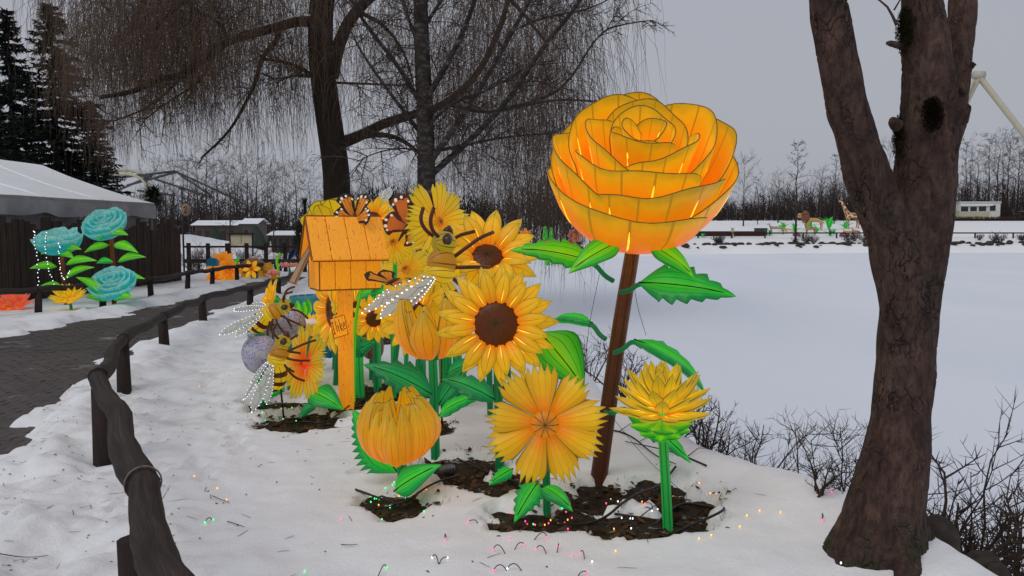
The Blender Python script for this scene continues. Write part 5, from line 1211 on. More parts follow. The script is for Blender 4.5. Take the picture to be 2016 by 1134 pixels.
m = MB(); twig(m, tp(1765, 50, -.1) - ro, (-.3, 0, 1), .25, .008, random.Random(3), 0, 5, 5, .5); twig(m, tp(1760, 20, -.1) - ro, (.5, 0, .8), .15, .005, random.Random(4), 0, 4, 4, .5); m.build('sprig', TWIG, rt)
# ---- clipped bank shrubs
def shrub(label, px, py, H, W, seed, z=None, n=9, name='bank_shrub', mat=TWIG, r=.009, at=None):
    rg = random.Random(seed); g = at or G(px, py, z if z is not None else -.12); b = V((g.x, g.y, max(ICE, gz(g.x, g.y)) - .03)); H += max(0, (z if z is not None else -.12) - b.z) if at is None else 0; t = thing(name, label, 'shrub', b, None); 
    mb = MB(); tw_ = MB()
    for i in range(n):
        a = rg.uniform(0, 6.3); d = V((math.cos(a) * W / H * rg.uniform(.2, .8), math.sin(a) * W / H * rg.uniform(.2, .8), 1)); ll = H * rg.uniform(.55, 1.0)
        q = twig(mb, V((rg.uniform(-.06, .06), rg.uniform(-.06, .06), 0)), d, ll, r * rg.uniform(.7, 1.4), rg, 0, 6, 5, .55)
        branches(tw_, q, 9, ll * .42, r * .42, rg, 1, -.12, .25, .25, 1.1)
    mb.build('stem', mat, t); tag(tw_.build('twigs', mat, t), kind='stuff'); return t
shrub('leafless clipped shrub on the bank right behind the dahlia', 1400, 905, .60, .6, 1, n=12)
shrub('leafless clipped shrub on the bank between dahlia and big tree', 1470, 925, .56, .7, 2, n=12)
shrub('taller leafless shrub on the bank left of the big tree trunk', 1640, 965, .66, .75, 3, n=11)
shrub('leafless shrub touching the left side of the big trunk', 1690, 985, .64, .6, 4, n=9)
shrub('small leafless sapling at the snow edge left of the big tree foot', 1605, 1015, .35, .25, 5, 0, 5)
shrub('gnarled thick stemmed shrub at the right edge beside the rocks', 1905, 1110, .66, .85, 6, -.3, 9, r=.020)
shrub('leafless shrub cut by the right edge of the picture', 1990, 1080, .62, .8, 7, -.3, 9, r=.015)
shrub('leafless shrub between big trunk and the gnarled one', 1865, 1040, .75, .6, 8, -.25, 9, r=.011)
shrub('leafless shrub on the bank behind the rose pole', 1225, 830, .65, .7, 9)
shrub('leafless shrub on the bank farther behind the rose pole', 1160, 745, .7, .9, 10)
shrub('leafless shrub on the bank just left of the dahlia leaf', 1330, 870, .5, .5, 11)
# ---- bank rocks
ROCK = NT('bank_rock'); n = ROCK.noise(6, 6, None, .65); ROCK.base(ROCK.ramp(n, [(.3, (.020, .016, .014)), (.6, (.065, .052, .045)), (.8, (.10, .085, .07))]), .85, .2); ROCK.bump(n, .8, .04); ROCK = ROCK.m
def rock(label, p, s, seed, group=None, snow=False, seg=(14, 10), name='rock'):
    o = V((seed * 3.1, 0, 0)); mb = MB(); mb.ball((0, 0, 0), s, *seg, fn=lambda q: 1 + .28 * noise.noise(q * 1.3 + o) + .12 * noise.noise(q * 3.3 + o))
    r_ = mb.build(name, ROCK, None, None, True); r_.location = p; r_.rotation_euler = (0, 0, seed); return tag(r_, label, 'rock', group)
for i, (px, py, Y, s, lab) in enumerate(((1850, 1062, 4.3, (.12, .11, .13), 'round brown rock wedged behind the big tree foot'), (1828, 1105, 4.1, (.08, .09, .11), 'upright grey rock against the big tree foot'), (1935, 1105, 4.4, (.10, .08, .06), 'flat rock at the foot of the gnarled shrub'), (1965, 1125, 4.3, (.07, .06, .05), 'small rock in the bottom right corner'), (1480, 938, 5.5, (.10, .07, .05), 'dark rock poking out of the snow bank behind the dahlia'), (1625, 1008, 4.75, (.05, .04, .04), 'small mossy stone left of the big tree foot'), (1240, 840, 6.9, (.10, .08, .07), 'dark stone on the bank edge behind the rose pole'))):
    rock(lab, P(px, py, Y), s, i + 1)
# ================================================================== LEFT SIDE: tent, plank fence, teal roses
PLANK = NT('plank'); n = PLANK.noise(5, 5, PLANK.mapping(PLANK.coord(), (3, 3, .3)), .65); PLANK.base(PLANK.mix(PLANK.rnd(), PLANK.ramp(n, [(.3, (.020, .014, .011)), (.7, (.062, .043, .034))]), PLANK.ramp(n, [(.3, (.028, .020, .016)), (.7, (.080, .057, .046))])), .85, .2); PLANK.bump(n, .5, .01); PLANK = PLANK.m
rg = random.Random(31); A, B = V((-12.55, 14.5, 0)), V((-11.35, 27.0, 0))
pf = thing('plank_fence', 'tall dark plank fence with uneven tops in front of the white tent', 'fence', A)
L = (B - A).length; dv = (B - A).normalized(); n_ = int(L / .20)
for i in range(n_):
    p = A.lerp(B, (i + .5) / n_) - A; h = 1.90 + rg.uniform(-.12, .12) + .14 * math.sin(i * .9) + (.12 if i % 7 == 0 else 0); wv = L / n_
    m = MB(); M = frame((0, 0, 1), dv)
    m.box(p + V((rg.uniform(-.012, .012), 0, h / 2 - .1)), (wv - .012, .032, h + .2), M.to_3x3(), bev=.006); m.build('plank', PLANK, pf, None, False)
for z in (.5, 1.6):
    m = MB(); m.tube([V((-.05, 0, z)), B - A + V((-.05, 0, z))], .035, 6); m.build('rail', PLANK, pf)
TENT = NT('tent_snow'); TENT.base(TENT.mix(TENT.noise(.8, 4), (.80, .82, .86), (.90, .91, .93)), .7, .2); TENT.bump(TENT.noise(3, 4), .12, .05); TENT = TENT.m
CANV = NT('tent_canvas'); CANV.base(CANV.ramp(CANV.noise(1.5, 5, None, .7), [(.3, (.26, .25, .26)), (.7, (.42, .41, .42))]), .7, .2); CANV = CANV.m
tt = thing('party_tent', 'white party tent with snow covered gable roof behind the plank fence', 'tent', (-14.5, 20, 0)); to = V(tt.location)
E0, E1, R0, R1, F0, F1 = V((-13.1, 10, 2.50)), V((-12.0, 26.6, 2.58)), V((-17.6, 10, 4.0)), V((-16.9, 28.6, 4.02)), V((-23, 10, 2.3)), V((-21.8, 29.5, 2.45))
def roof(u, v, th=0):
    a = E0.lerp(E1, u).lerp(R0.lerp(R1, u), v) if v <= 1 else R0.lerp(R1, u).lerp(F0.lerp(F1, u), v - 1)
    sag = -.16 * math.sin(min(v, 2 - v) * PI) ; return a - to + V((0, 0, sag * .6 + .03 * noise.noise(V((u * 9, v * 3, 0))) + th))
m = MB(); m.grid(20, 12, lambda u, v: roof(u, v, .05)); m.grid(20, 12, lambda u, v: roof(u, v, -.03), True); m.grid(20, 6, lambda u, v: roof(u, 1 + v, .05)); m.build('roof', TENT, tt)
m = MB(); m.grid(20, 1, lambda u, v: roof(u, 0, .05 - .08 * v) + V((.004, 0, 0))); m.grid(1, 12, lambda u, v: roof(1, v, .05 - .08 * u)); m.build('roof_edge', CANV, tt)
for u_ in (.18, .34, .5, .66, .82):
    m = MB(); m.tube([roof(u_, j / 8, .055) for j in range(9)], .022, 6); m.build('roof_seam', TENT, tt)
def val(u, v): 
    p = roof(u, 0); return p + V((.05 + .06 * math.sin(u * 60) * v + .05 * noise.noise(V((u * 30, v, 0))), 0, -.03 - v * (.34 + .10 * abs(math.sin(u * 24)) + .05 * noise.noise(V((u * 18, 3, 0))))))
m = MB(); m.grid(90, 6, val); m.build('valance', CANV, tt)
def val2(u, v):
    p = roof(1, u * .9); return p + V((0, .04 + .05 * math.sin(u * 50) * v, -.03 - v * (.3 + .1 * abs(math.sin(u * 22)))))
m = MB(); m.grid(50, 5, val2); m.build('valance', CANV, tt)
m = MB(); m.grid(20, 2, lambda u, v: (E0.lerp(E1, u) - to + V((-.25, 0, 0)), )[0] * 1 - V((0, 0, (2.4) * v))); m.build('side_wall', CANV, tt)
for u in (.25, .5, .75, .985):
    m = MB(); p = roof(u, 0); m.tube([p, V((p.x, p.y, -.05))], .04, 8); m.build('pole', CANV, tt)
# teal roses
TL = ((5, 1.0, -.8, .05, 1.38, .2), (5, .82, -.7, .26, 1.35, .9), (4, .6, -.55, .34, 1.3, .3), (3, .36, -.4, .36, 1.35, 1.1), (2, .15, -.2, .34, 1.5, .1))
def teal(label, px, py, Y, Rr, ax, bpx, seed):
    t, M = rose(label, gy(bpx, Y), P(px, py, Y - .1), ax, Rr, TL, mat=L_TEAL, stem_mat=L_TRUNK, seed=seed, stem_r=(.055, .045), wires=False, leds=False, glowE=1.0, lampc=(.35, .9, 1), mid=P((px + bpx) / 2 + 3, (py + 600) / 2, Y)); return t
t1 = teal('teal rose lantern at left hung with white light strings', 113, 468, 18.2, .47, (-.05, -.25, .97), 128, 31)
t2 = teal('highest teal rose lantern, open towards the viewer, before the plank fence', 205, 436, 19.2, .47, (-.1, -.62, .78), 232, 32)
t3 = teal('lowest teal rose lantern close above the far log rail', 220, 553, 17.6, .44, (.03, -.55, .85), 222, 33)
for t, Y, prs in ((t1, 18.1, (((118, 492), (80, 500)), ((118, 492), (160, 490)), ((118, 495), (145, 508)), ((112, 525), (58, 528)), ((130, 520), (190, 512)), ((128, 548), (185, 525)), ((125, 565), (70, 568)))),
                  (t2, 19.0, (((218, 460), (252, 462)), ((210, 465), (192, 472)), ((215, 482), (165, 497)), ((225, 480), (272, 497)), ((232, 515), (287, 505)), ((222, 515), (190, 518)), ((226, 545), (285, 548)))),
                  (t3, 17.5, (((215, 590), (165, 585)), ((228, 588), (262, 585)), ((205, 575), (150, 545))))):
    for a_, b_ in prs: add_leaf(t, P(*a_, Y), P(*b_, Y - .35), (0, -.75, .7), .30, L_LIME if (a_[1] + b_[0]) % 3 else L_LEAF, 0, .15)
dahlia('coral red flower lantern low behind the far log rail at left edge', gy(28, 17.0), P(28, 607, 17.0), (0, -.35, .95), .45, 41, L_RED, L_STEM, rows=((12, .15, 1), (11, .5, .9), (8, .9, .8)), sepals=False, glowE=.8, W=.1)
dahlia('amber flower lantern low behind the far log rail under the teal roses', gy(137, 17.0), P(137, 592, 17.0), (0, -.4, .9), .42, 42, L_DAH, L_STEM, rows=((12, .15, 1), (11, .5, .9), (8, .9, .8)), sepals=False, glowE=.8, W=.1)
for lab, pts in (('leftmost string of white lights hanging from the teal rose', ((68, 455), (69, 480), (75, 510), (76, 545), (76, 572))), ('middle string of white lights looping below the teal rose', ((92, 458), (90, 490), (93, 520), (102, 545), (108, 570))), ('short string of white lights beside the brown rose stem', ((117, 480), (117, 505), (120, 530), (124, 555), (138, 535)))):
    q = smooth_pts([P(x, y, 17.55) for x, y in pts], 3); t = thing('light_string', lab, 'string lights', q[-1]); o = V(t.location)
    m = MB(); m.tube(sub(q, o), .004, 4); m.build('cable', CABLE, t)
    m = MB()
    for p in q[::2]: m.ball(p - o + V((rg.uniform(-.02, .02), -.01, rg.uniform(-.02, .02))), .013, 6, 4)
    tag(m.build('leds', LED, t), kind='stuff')
# ---- lanterns beyond the far fence
sunflower('orange lily lantern with pointed petals, uppermost beyond the far fence', gy(437, 28.5), P(436, 520, 28.4), (-.2, -.7, .6), .58, .12, 51, 9, 7, (L_ORG, L_ORG), glowE=1, W=.3, name='lily_lantern', tilt=(.3, .6))
sunflower('orange lily lantern with spread petals, lower beside the first', gy(452, 27.6), P(452, 532, 27.5), (.25, -.85, .3), .48, .10, 52, 8, 6, (L_ORG, L_ORG), glowE=1, W=.26, name='lily_lantern')
sunflower('small orange flower lantern at the foot of the lilies', gy(420, 27.0), P(424, 549, 27), (-.1, -.8, .3), .36, .1, 53, 7, 5, (L_ORG, L_ORG), glowE=.6, W=.3, name='lily_lantern')
gl = thing('leaf_sprout_lantern', 'broad bright green leaf lantern behind the orange lilies', 'plant lantern', gy(462, 28))
for a_, b_ in (((455, 530), (472, 508)), ((445, 545), (438, 560)), ((455, 548), (468, 560)), ((450, 540), (458, 512))): add_leaf(gl, P(*a_, 27.8), P(b_[0], b_[1], 27.6), (.1, -.9, .3), .35, L_LEAF, 0, .1)
bb = thing('birdhouse_lantern', 'small blue house shaped lantern left of the orange lilies', 'birdhouse', gy(419, 27.5)); cz = P(420, 518, 27.5).z
for i in range(6):
    x = -.15 + i * .06; m = MB(); h_ = .30 - abs(x) * .5; m.box((x, 0, cz - .1 + h_ / 2 - bb.location.z), (.056, .24, h_), bev=.006); m.build('board', L_BLUE, bb, None, False)
m = MB(); m.tube([(0, 0, -.05), (0, 0, cz - .08)], .03, 6); m.build('post', L_STEM, bb)
# armadillo like striped creature
ar = thing('armadillo_lantern', 'brown banded armadillo shaped lantern beyond the far log fence', 'animal lantern', gy(500, 29)); ao = V(ar.location)
AM_ = lantern('silk_shell', [(0, (.24, .08, .018)), (.5, (.36, .15, .03)), (1, (.40, .20, .05))], 5, .22, seam=(.07, .025, .008), sw=.012, edge=0, axis='u')
m = MB(); Wd = .62
def shell(u, v):
    t = PI * (v - .0); x = (u - .5) * 1.15; prof = math.sin(min(1, max(0, (u * .96 + .03))) * PI) ** .45; tap = 1 - .35 * max(0, u - .6)
    return (x, -.34 * math.cos(t) * prof * tap, .10 + .58 * math.sin(t) * prof * tap)
m.grid(24, 14, shell); m.build('shell', AM_, ar)
m = MB(); m.tube([(.45, -.05, .32), (.62, -.1, .30), (.76, -.12, .2)], [.16, .13, .05], 10); m.build('head', L_AMB, ar)
for sd in (-1, 1):
    for x in (-.35, .3): m = MB(); m.tube([(x, sd * .2, .2), (x, sd * .22, -.05)], [.09, .07], 8); m.build('leg', L_AMB, ar)
    m = MB(); m.ball((.6, -.1 + sd * .1, .44), (.04, .03, .08), 8, 6); m.build('ear', L_AMB, ar)
sunflower('yellow star flower lantern in front of the armadillo', gy(494, 27.8), P(495, 530, 27.7), (-.1, -.9, .2), .36, .07, 54, 6, 0, (L_SUN, L_CEN), glowE=.5, W=.17, name='star_flower_lantern')
globe('pink tulip lantern beyond the far end of the log fence', gy(569, 29), P(569, 526, 29), (0, 0, 1), .26, .22, 55, ((8, 0, 1, 1),), L_PINK, L_STEM, 'tulip_lantern', .025, 1.2, .3)
m = MB(); t = thing('leaf_sprout_lantern', 'thin pale green curled sprout lantern beside the pink tulip', 'plant lantern', gy(547, 29)); m.tube(smooth_pts([V((0, 0, -.05)), V((.02, 0, .4)), V((-.06, 0, .7)), V((.06, 0, .95)), V((.1, 0, .98))], 2), .05, 8); m.build('sprout', L_LIME, t)
t = thing('mushroom_lantern', 'red brown rounded mushroom lantern behind the far fence', 'mushroom lantern', gy(538, 28.5)); m = MB(); m.lathe([(.22, .22), (.25, .26), (.2, .38), (.0005, .44)], 14); m.build('cap', L_PINK, t); m = MB(); m.tube([(0, 0, -.05), (0, 0, .26)], .1, 8); m.build('stalk', L_AMB, t)
bk = thing('beetle_lantern', 'dark blue folded wing lantern above the pink tulip', 'butterfly lantern', gy(572, 31)); wmb = plain('blue_wing', (.02, .04, .10), .5, .3, .3, 5, 0, .1)
for sd in (-1, 1): obj('wing', petal_mesh('wing', wmb, .55, .34, tip_prof, lambda v: 0, .008), bk, T_(P(568, 512, 31) - V(bk.location)) @ Ry(-1.0) @ Rx(sd * .5))
m = MB(); m.tube([(0, 0, 0), P(568, 512, 31) - V(bk.location)], .02, 6); m.build('support_rod', WIRE, bk)
# ================================================================== LEFT BACKGROUND
ls = thing('lamp_post', 'thin dark lamp post with a log slice number sign behind the plank fence', 'lamp post', gy(362, 33)); lo = V(ls.location)
m = MB(); m.tube([(0, 0, -.1), V((0, 0, P(362, 368, 33).z))], .04, 8); m.build('pole', CABLE, ls)
m = MB(); m.tube([V((-.12, 0, P(362, 372, 33).z)), V((.12, 0, P(362, 372, 33).z))], .035, 6); m.build('lamp_head', CABLE, ls)
Mc = frame((0, -1, 0), (1, 0, 0), P(366, 413, 32.9) - lo)
LOGS = NT('log_slice'); q = LOGS.n('ShaderNodeTexWave', wave_type='RINGS', rings_direction='Z'); q.inputs['Scale'].default_value = 9; q.inputs['Distortion'].default_value = 2; LOGS.l(LOGS.coord(), q.inputs[0]); LOGS.base(LOGS.ramp(q.outputs[0], [(0, (.20, .13, .09)), (1, (.34, .25, .18))]), .8); LOGS = LOGS.m
m = MB(); m.lathe([(.0005, .05), (.20, .05), (.215, .03), (.215, -.05), (.0005, -.05)], 20); dsk = m.build('log_slice', LOGS, ls, Mc @ Sc(.9, 1.2, 1))
m = MB(); m.tube([(x * .1, y * .1, .055) for x, y in ((-.8, .6), (-.3, 1.1), (.4, 1), (.6, .4), (0, -.3), (-.7, -1), (.7, -1))], .018, 5); m.build('numeral', plain('carved', (.05, .03, .02), .8), dsk)
# timber rail fence with hedge
hf = thing('timber_fence', 'two rail timber fence behind the orange lily lanterns', 'fence', V((-13.6, 33, 0)))
for px in range(372, 640, 38):
    b = gy(px, 33) - V(hf.location); m = MB(); m.box(b + V((0, 0, .55)), (.14, .12, 1.3), bev=.01); m.build('post', DARKLOG, hf, None, False)
for z in (.45, 1.05):
    m = MB(); m.box((gy(505, 33).x - hf.location.x, -.08, z), (6.0, .05, .16 if z < 1 else .08)); m.build('rail', DARKLOG, hf, None, False)
for i, (px, Y) in enumerate(((392, 33.6), (430, 34), (470, 33.8), (510, 34.2), (550, 33.8), (590, 34.2), (376, 32.4))):
    shrub(('first', 'second', 'third', 'fourth', 'fifth', 'sixth', 'seventh')[i] + ' leafless bush from the plank fence along the timber fence' if i < 6 else 'leafless bush against the right end of the plank fence', 0, 0, 1.3, 1.3, 60 + i, name='hedge_bush', at=gy(px, Y), n=14, r=.014, mat=FARTWIG)
mnd = MB(); mnd.grid(24, 12, lambda u, v: (lerp(-22, -8, u), lerp(38, 46, v), -.2 + 1.55 * math.sin(min(1, v * 1.2) * PI / 2) * (1 - sstep(.25, .85, u)) + .25 * fbm(u * 6, v * 3)))
tag(mnd.build('snow_mound', SNOW), 'snow covered mound behind the timber fence', kind='structure')
THATCH = plain('green_thatch', (.045, .062, .048), .9, .1, .5, 6, .8)
def hut(label, px, Y, top, wpx):
    b = gy(px, Y); t = thing('thatched_hut', label, 'hut', b); W = wpx * Y / FPX; H = P(px, top, Y).z - b.z; o_ = V((px, 0, 0))
    m = MB(); m.lathe([(W * .40, -.1), (W * .40, H * .5)], 14); m.build('wall', DARKLOG, t)
    m = MB(); m.grid(22, 8, lambda u, v: ((W * .58 * (1 - v) ** .8 + .02) * math.cos(u * 2 * PI) * (1 + .12 * noise.noise(V((u * 14, v * 5, px)))), (W * .58 * (1 - v) ** .8 + .02) * math.sin(u * 2 * PI), H * .42 + H * .58 * v + .06 * noise.noise(V((u * 20, v * 9, px))))); m.build('roof', THATCH, t)
    m = MB(); m.box((0, -W * .41, H * .22), (W * .22, .06, H * .44)); m.build('door', CABLE, t, None, False)
hut('left green thatched hut behind the timber fence', 425, 46, 447, 36); hut('right green thatched hut beside the notice board', 505, 45, 443, 40)
kb = thing('notice_board', 'cream double panel notice board on dark frame between the green huts', 'sign', gy(476, 42)); zb = P(476, 487, 42).z - kb.location.z; Hh = .66; 
for sx in (-1, 1):
    m = MB(); m.box((sx * .29, 0, zb + Hh / 2), (.54, .05, Hh * 1.0), bev=.01); m.build('panel', plain('cream_panel', (.42, .36, .25), .6), kb, None, False); m = MB(); m.box((sx * .6, 0, zb / 2 + Hh / 2), (.06, .09, zb + Hh + .1)); m.build('post', DARKLOG, kb, None, False)
m = MB(); m.box((0, 0, zb + Hh + .07), (1.4, .25, .09)); m.build('roof', DARKLOG, kb, None, False)
def shed(label, px, Y, top, bot, wpx, name='long_shed', wallc=(.10, .08, .07), open_=5):
    b = gy(px, Y); W = wpx * Y / FPX; zt = P(px, top, Y).z - b.z; t = thing(name, label, 'building', b); Hw = zt * .86
    m = MB(); m.box((0, 1.5, Hw / 2 - .2), (W, 3, Hw + .4)); m.build('wall', plain('shed_wall', wallc, .8), t, None, False)
    for sd in (0, 1):
        m = MB(); m.grid(10, 2, lambda u, v: ((u - .5) * (W + .6), (-.35 + 1.85 * v) if sd == 0 else 3.35 - 1.85 * v, Hw - .1 + (zt - Hw + .1) * v + .03)); m.build('roof', SNOWCAP, t)
    for sx in (-1, 1):
        m = MB(); m.add([(sx * W / 2, 0, Hw - .02), (sx * W / 2, 3, Hw - .02), (sx * W / 2, 1.5, zt - .02)], [(0, 1, 2)]); m.build('gable', plain('shed_gable', wallc, .8), t, None, False)
    for i in range(open_):
        x = -W / 2 + W * (i + .5) / open_; m = MB(); m.box((x, -.02, Hw * .45), (W / open_ * .55, .05, Hw * .6)); m.build('window', CABLE, t, None, False)
    return t
shed('long low building with snowy roof behind the left green hut', 425, 72, 434, 460, 80, wallc=(.075, .055, .048)); shed('small snowy roofed building above the notice board', 492, 66, 430, 462, 26, wallc=(.10, .085, .07), open_=2); shed('low dark building with white roof right of the green huts', 560, 60, 455, 470, 50, wallc=(.07, .055, .045), open_=4)
# coaster
IV = plain('ivory_steel', (.46, .43, .33), .5, .4, .1, 2); GS = plain('grey_steel', (.06, .065, .072), .6, .4, .2, 2)
ct = thing('coaster_track', 'pale yellow roller coaster track curving over grey steel trusses, far behind the tent', 'coaster', gy(260, 85)); o = V(ct.location)
q0 = smooth_pts([P(x, y, 85) for x, y in ((195, 352), (235, 342), (262, 344), (280, 352), (288, 366), (286, 384), (278, 400))], 2)
for dz in (0, .45): m = MB(); m.tube([p - o + V((0, dz * .6, dz)) for p in q0], .17, 8); m.build('track_rail', IV, ct)
for p in q0[1::2]: m = MB(); m.tube([p - o, p - o + V((0, .3, .5))], .10, 6); m.build('tie', IV, ct)
for a_, b_ in (((215, 352), (345, 337)), ((250, 365), (350, 338)), ((275, 343), (420, 390)), ((345, 337), (415, 385)), ((345, 337), (470, 395)), ((270, 375), (345, 385)), ((220, 380), (300, 345))):
    m = MB(); m.tube([P(*a_, 85) - o, P(*b_, 85) - o], .12, 6); m.build('truss_beam', GS, ct)
for px, y in ((230, 345), (420, 388)):
    m = MB(); p = P(px, y, 85) - o; m.tube([p, V((p.x, p.y, 0))], .14, 6); m.build('pillar', GS, ct)

# ================================================================== FAR SHORE
def skinned(name, V_, E_, Rr, mat, parent, M=None, sub_=1):
    me = bpy.data.meshes.new(name); me.from_pydata([tuple(v) for v in V_], E_, []); o = obj(name, me, parent, M)
    s_ = o.modifiers.new('skin', 'SKIN'); s_.use_smooth_shade = True
    for i, r_ in enumerate(Rr): me.skin_vertices[0].data[i].radius = (r_, r_)
    me.skin_vertices[0].data[0].use_root = True
    sb_ = o.modifiers.new('sub', 'SUBSURF'); sb_.levels = sub_; sb_.render_levels = sub_
    applied(o); o.data.materials.clear(); o.data.materials.append(mat); return o
def coat(name, a, b, scale, mode='spots', em=.12):
    k = NT(name)
    if mode == 'spots': v = k.vor(scale, None, 'DISTANCE_TO_EDGE'); c = k.mix(k.ramp(v, [(.05, 0.0), (.09, 1.0)]), a, b)
    elif mode == 'dots': c = k.mix(k.ramp(k.vor(scale), [(.25, 1.0), (.35, 0.0)]), a, b)
    else: c = k.mix(k.noise(scale, 3), a, b)
    k.base(c, .6); k.put(k.b.inputs['Emission Color'], c); k.b.inputs['Emission Strength'].default_value = em; return k.m
GIR = coat('giraffe_coat', (.62, .50, .34), (.26, .09, .03), 2.2)
def quad(label, name, px, Y, H, L, mat, flip=1, neck=.5, head=(.25, .1), extra=None, rz=0):
    "standing four legged lantern; H shoulder height, L body length, X = head end"
    b = gy(px, Y); t = thing(name, label, 'animal lantern', b, None, rz + (PI if flip < 0 else 0)); r_ = H * .17; hw = H * .14
    vs = [V((0, 0, H * .82)), V((L * .42, 0, H * .86)), V((-L * .45, 0, H * .82)), V((L * .42 + neck * .35, 0, H * .86 + neck * .7)), V((L * .42 + neck * .5, 0, H * .86 + neck)), V((L * .42 + neck * .5 + head[0], 0, H * .86 + neck - head[1])), V((-L * .62, 0, H * .5))]
    es = [(0, 1), (0, 2), (1, 3), (3, 4), (4, 5), (2, 6)]; rr = [r_ * 1.1, r_, r_ * .95, r_ * .55, r_ * .5, r_ * .3, r_ * .12]
    for x, pi in ((L * .38, 1), (-L * .42, 2)):
        for sd in (-1, 1):
            i = len(vs); back = -.05 * H if pi == 2 else .02 * H
            vs += [V((x, sd * hw, H * .66)), V((x + back, sd * hw, H * .34)), V((x, sd * hw, -.04))]; es += [(pi, i), (i, i + 1), (i + 1, i + 2)]; rr += [r_ * .5, r_ * .28, r_ * .24]
    skinned('body', vs, es, rr, mat, t)
    hp = vs[4]
    for sd in (-1, 1):
        m = MB(); m.ball(hp + V((-.02, sd * r_ * .5, r_ * .55)), (r_ * .14, r_ * .2, r_ * .28), 8, 6); m.build('ear', mat, t)
    if extra: extra(t, vs, r_)
    return t
def horns(t, vs, r_):
    for sd in (-1, 1): m = MB(); m.tube([vs[4] + V((0, sd * .08, r_ * .4)), vs[4] + V((-.03, sd * .1, r_ * .4 + .22))], .03, 6); m.build('horn', GIR, t)
quad('tall spotted giraffe lantern on the far snowy mound, left of the big trunk', 'giraffe_lantern', 1676, 108, 2.15, 1.6, GIR, -1, 1.9, (.4, .14), horns)
LIONC = coat('lion_coat', (.42, .24, .08), (.55, .34, .13), 3, 'plain')
def mane(t, vs, r_):
    m = MB(); m.ball(vs[3] + V((-.05, 0, -.05)), (.55, .62, .85), 16, 12, fn=lambda p: 1 + .15 * noise.noise(p * 4)); m.build('mane', coat('mane_coat', (.14, .05, .03), (.22, .09, .05), 6, 'plain', .06), t)
    m = MB(); m.ball(vs[5] + V((0, 0, .02)), (.34, .30, .32), 12, 8); m.build('face', LIONC, t)
quad('large lion lantern with dark brown mane on the far shore', 'lion_lantern', 1600, 105, 1.65, 2.3, LIONC, -1, .55, (.62, .05), mane)
quad('spotted fawn coloured lantern animal standing before the lion', 'deer_lantern', 1594, 101.5, 1.15, 1.2, coat('deer_coat', (.50, .36, .20), (.24, .09, .03), 4), -1, .65, (.22, .06))
quad('white dotted grey brown cat lantern at left of the far animals', 'leopard_lantern', 1528, 102, 1.05, 1.9, coat('leopard_coat', (.30, .22, .14), (.52, .46, .38), 7, 'dots'), -1, .45, (.28, .05))
quad('small brown fawn lantern below the giraffe', 'fawn_lantern', 1684, 101, .75, .9, coat('fawn_coat', (.34, .13, .04), (.46, .22, .08), 5, 'plain'), -1, .35, (.16, .04))
quad('low orange fox lantern left of the fawn', 'fox_lantern', 1668, 102, .5, 1.3, coat('fox_coat', (.52, .20, .03), (.60, .30, .06), 5, 'plain'), -1, .2, (.2, .03))
quad('small yellow cub lantern between leopard and lion', 'cub_lantern', 1552, 103, .6, .9, coat('cub_coat', (.52, .32, .06), (.6, .4, .1), 5, 'plain'), -1, .3, (.16, .03))
rg = random.Random(77)
def far_plant(label, px, Y, H, n, mat, name='leaf_plant_lantern'):
    b = gy(px, Y); t = thing(name, label, 'plant lantern', b)
    me = leaf_mesh('leaf', mat, H, H * .34, .35, 0, 6)
    for i in range(n): obj('leaf', me, t, Rz(2 * PI * i / n + rg.uniform(-.2, .2)) @ Ry(-rg.uniform(.5, 1.3)) @ Sc(rg.uniform(.8, 1.1)))
    return t
for px, Y, H, lab in ((1630, 106, 2.2, 'tall green leafy plant lantern right of the lion'), (1606, 103, 1.2, 'low green leafy plant lantern under the lion'), (1563, 103, 1.5, 'green leafy plant lantern left of the alder trunk'), (1633, 101, 1.1, 'dark green star leaved plant lantern in the far snow'), (1662, 107, 1.4, 'green plant lantern at the giraffe feet'), (1540, 104, 1.7, 'green upright plant lantern behind the leopard'), (1514, 101, .9, 'small green plant lantern before the leopard'), (1640, 102, .9, 'green plant lantern between lion and fox'), (1702, 101, 1.2, 'green plant lantern beside the big trunk edge'), (1590, 106, 2.0, 'broad green leaf lantern behind the lion head'), (1382, 100, .8, 'small green plant lantern below the rose at right'), (1872, 127, 1.6, 'green plant lantern at left end of the site cabin')):
    far_plant(lab, px, Y, H, 7, L_LEAF if Y != 101 else L_STEM)
for px, Y, s, lab in ((1567, 101, (.5, .4, .35), 'pinkish stone lantern at the alder trunk'), (1661, 100.6, (.7, .4, .4), 'dark red stone lantern below the fox')):
    r_ = rock(lab, gy(px, Y) + V((0, 0, .15)), s, px); r_.data.materials.clear(); r_.data.materials.append(plain('pink_stone', (.22, .08, .09), .8))
# far log fence
f = thing('far_rail_fence', 'low dark rail fence running along the far shore', 'fence', (10, 99, 0)); pz = []
for i in range(30):
    x = 12 + i * 2.2 + (i % 3) * .2; pz.append(V((x, 99.3, gz(x, 99.3, False))))
for i, p in enumerate(pz[1:]):
    if i % 2 == 0: m = MB(); m.tube([p + V((0, 0, -.2)) - V(f.location), p + V((0, 0, .62)) - V(f.location)], .10, 7); m.build('post', DARKLOG, f)
for a_, b_ in zip(pz[1::4], pz[5::4]): m = MB(); m.tube([a_ + V((0, 0, .66)) - V(f.location), b_ + V((0, 0, .66)) - V(f.location)], .085, 7); m.build('rail', DARKLOG, f)
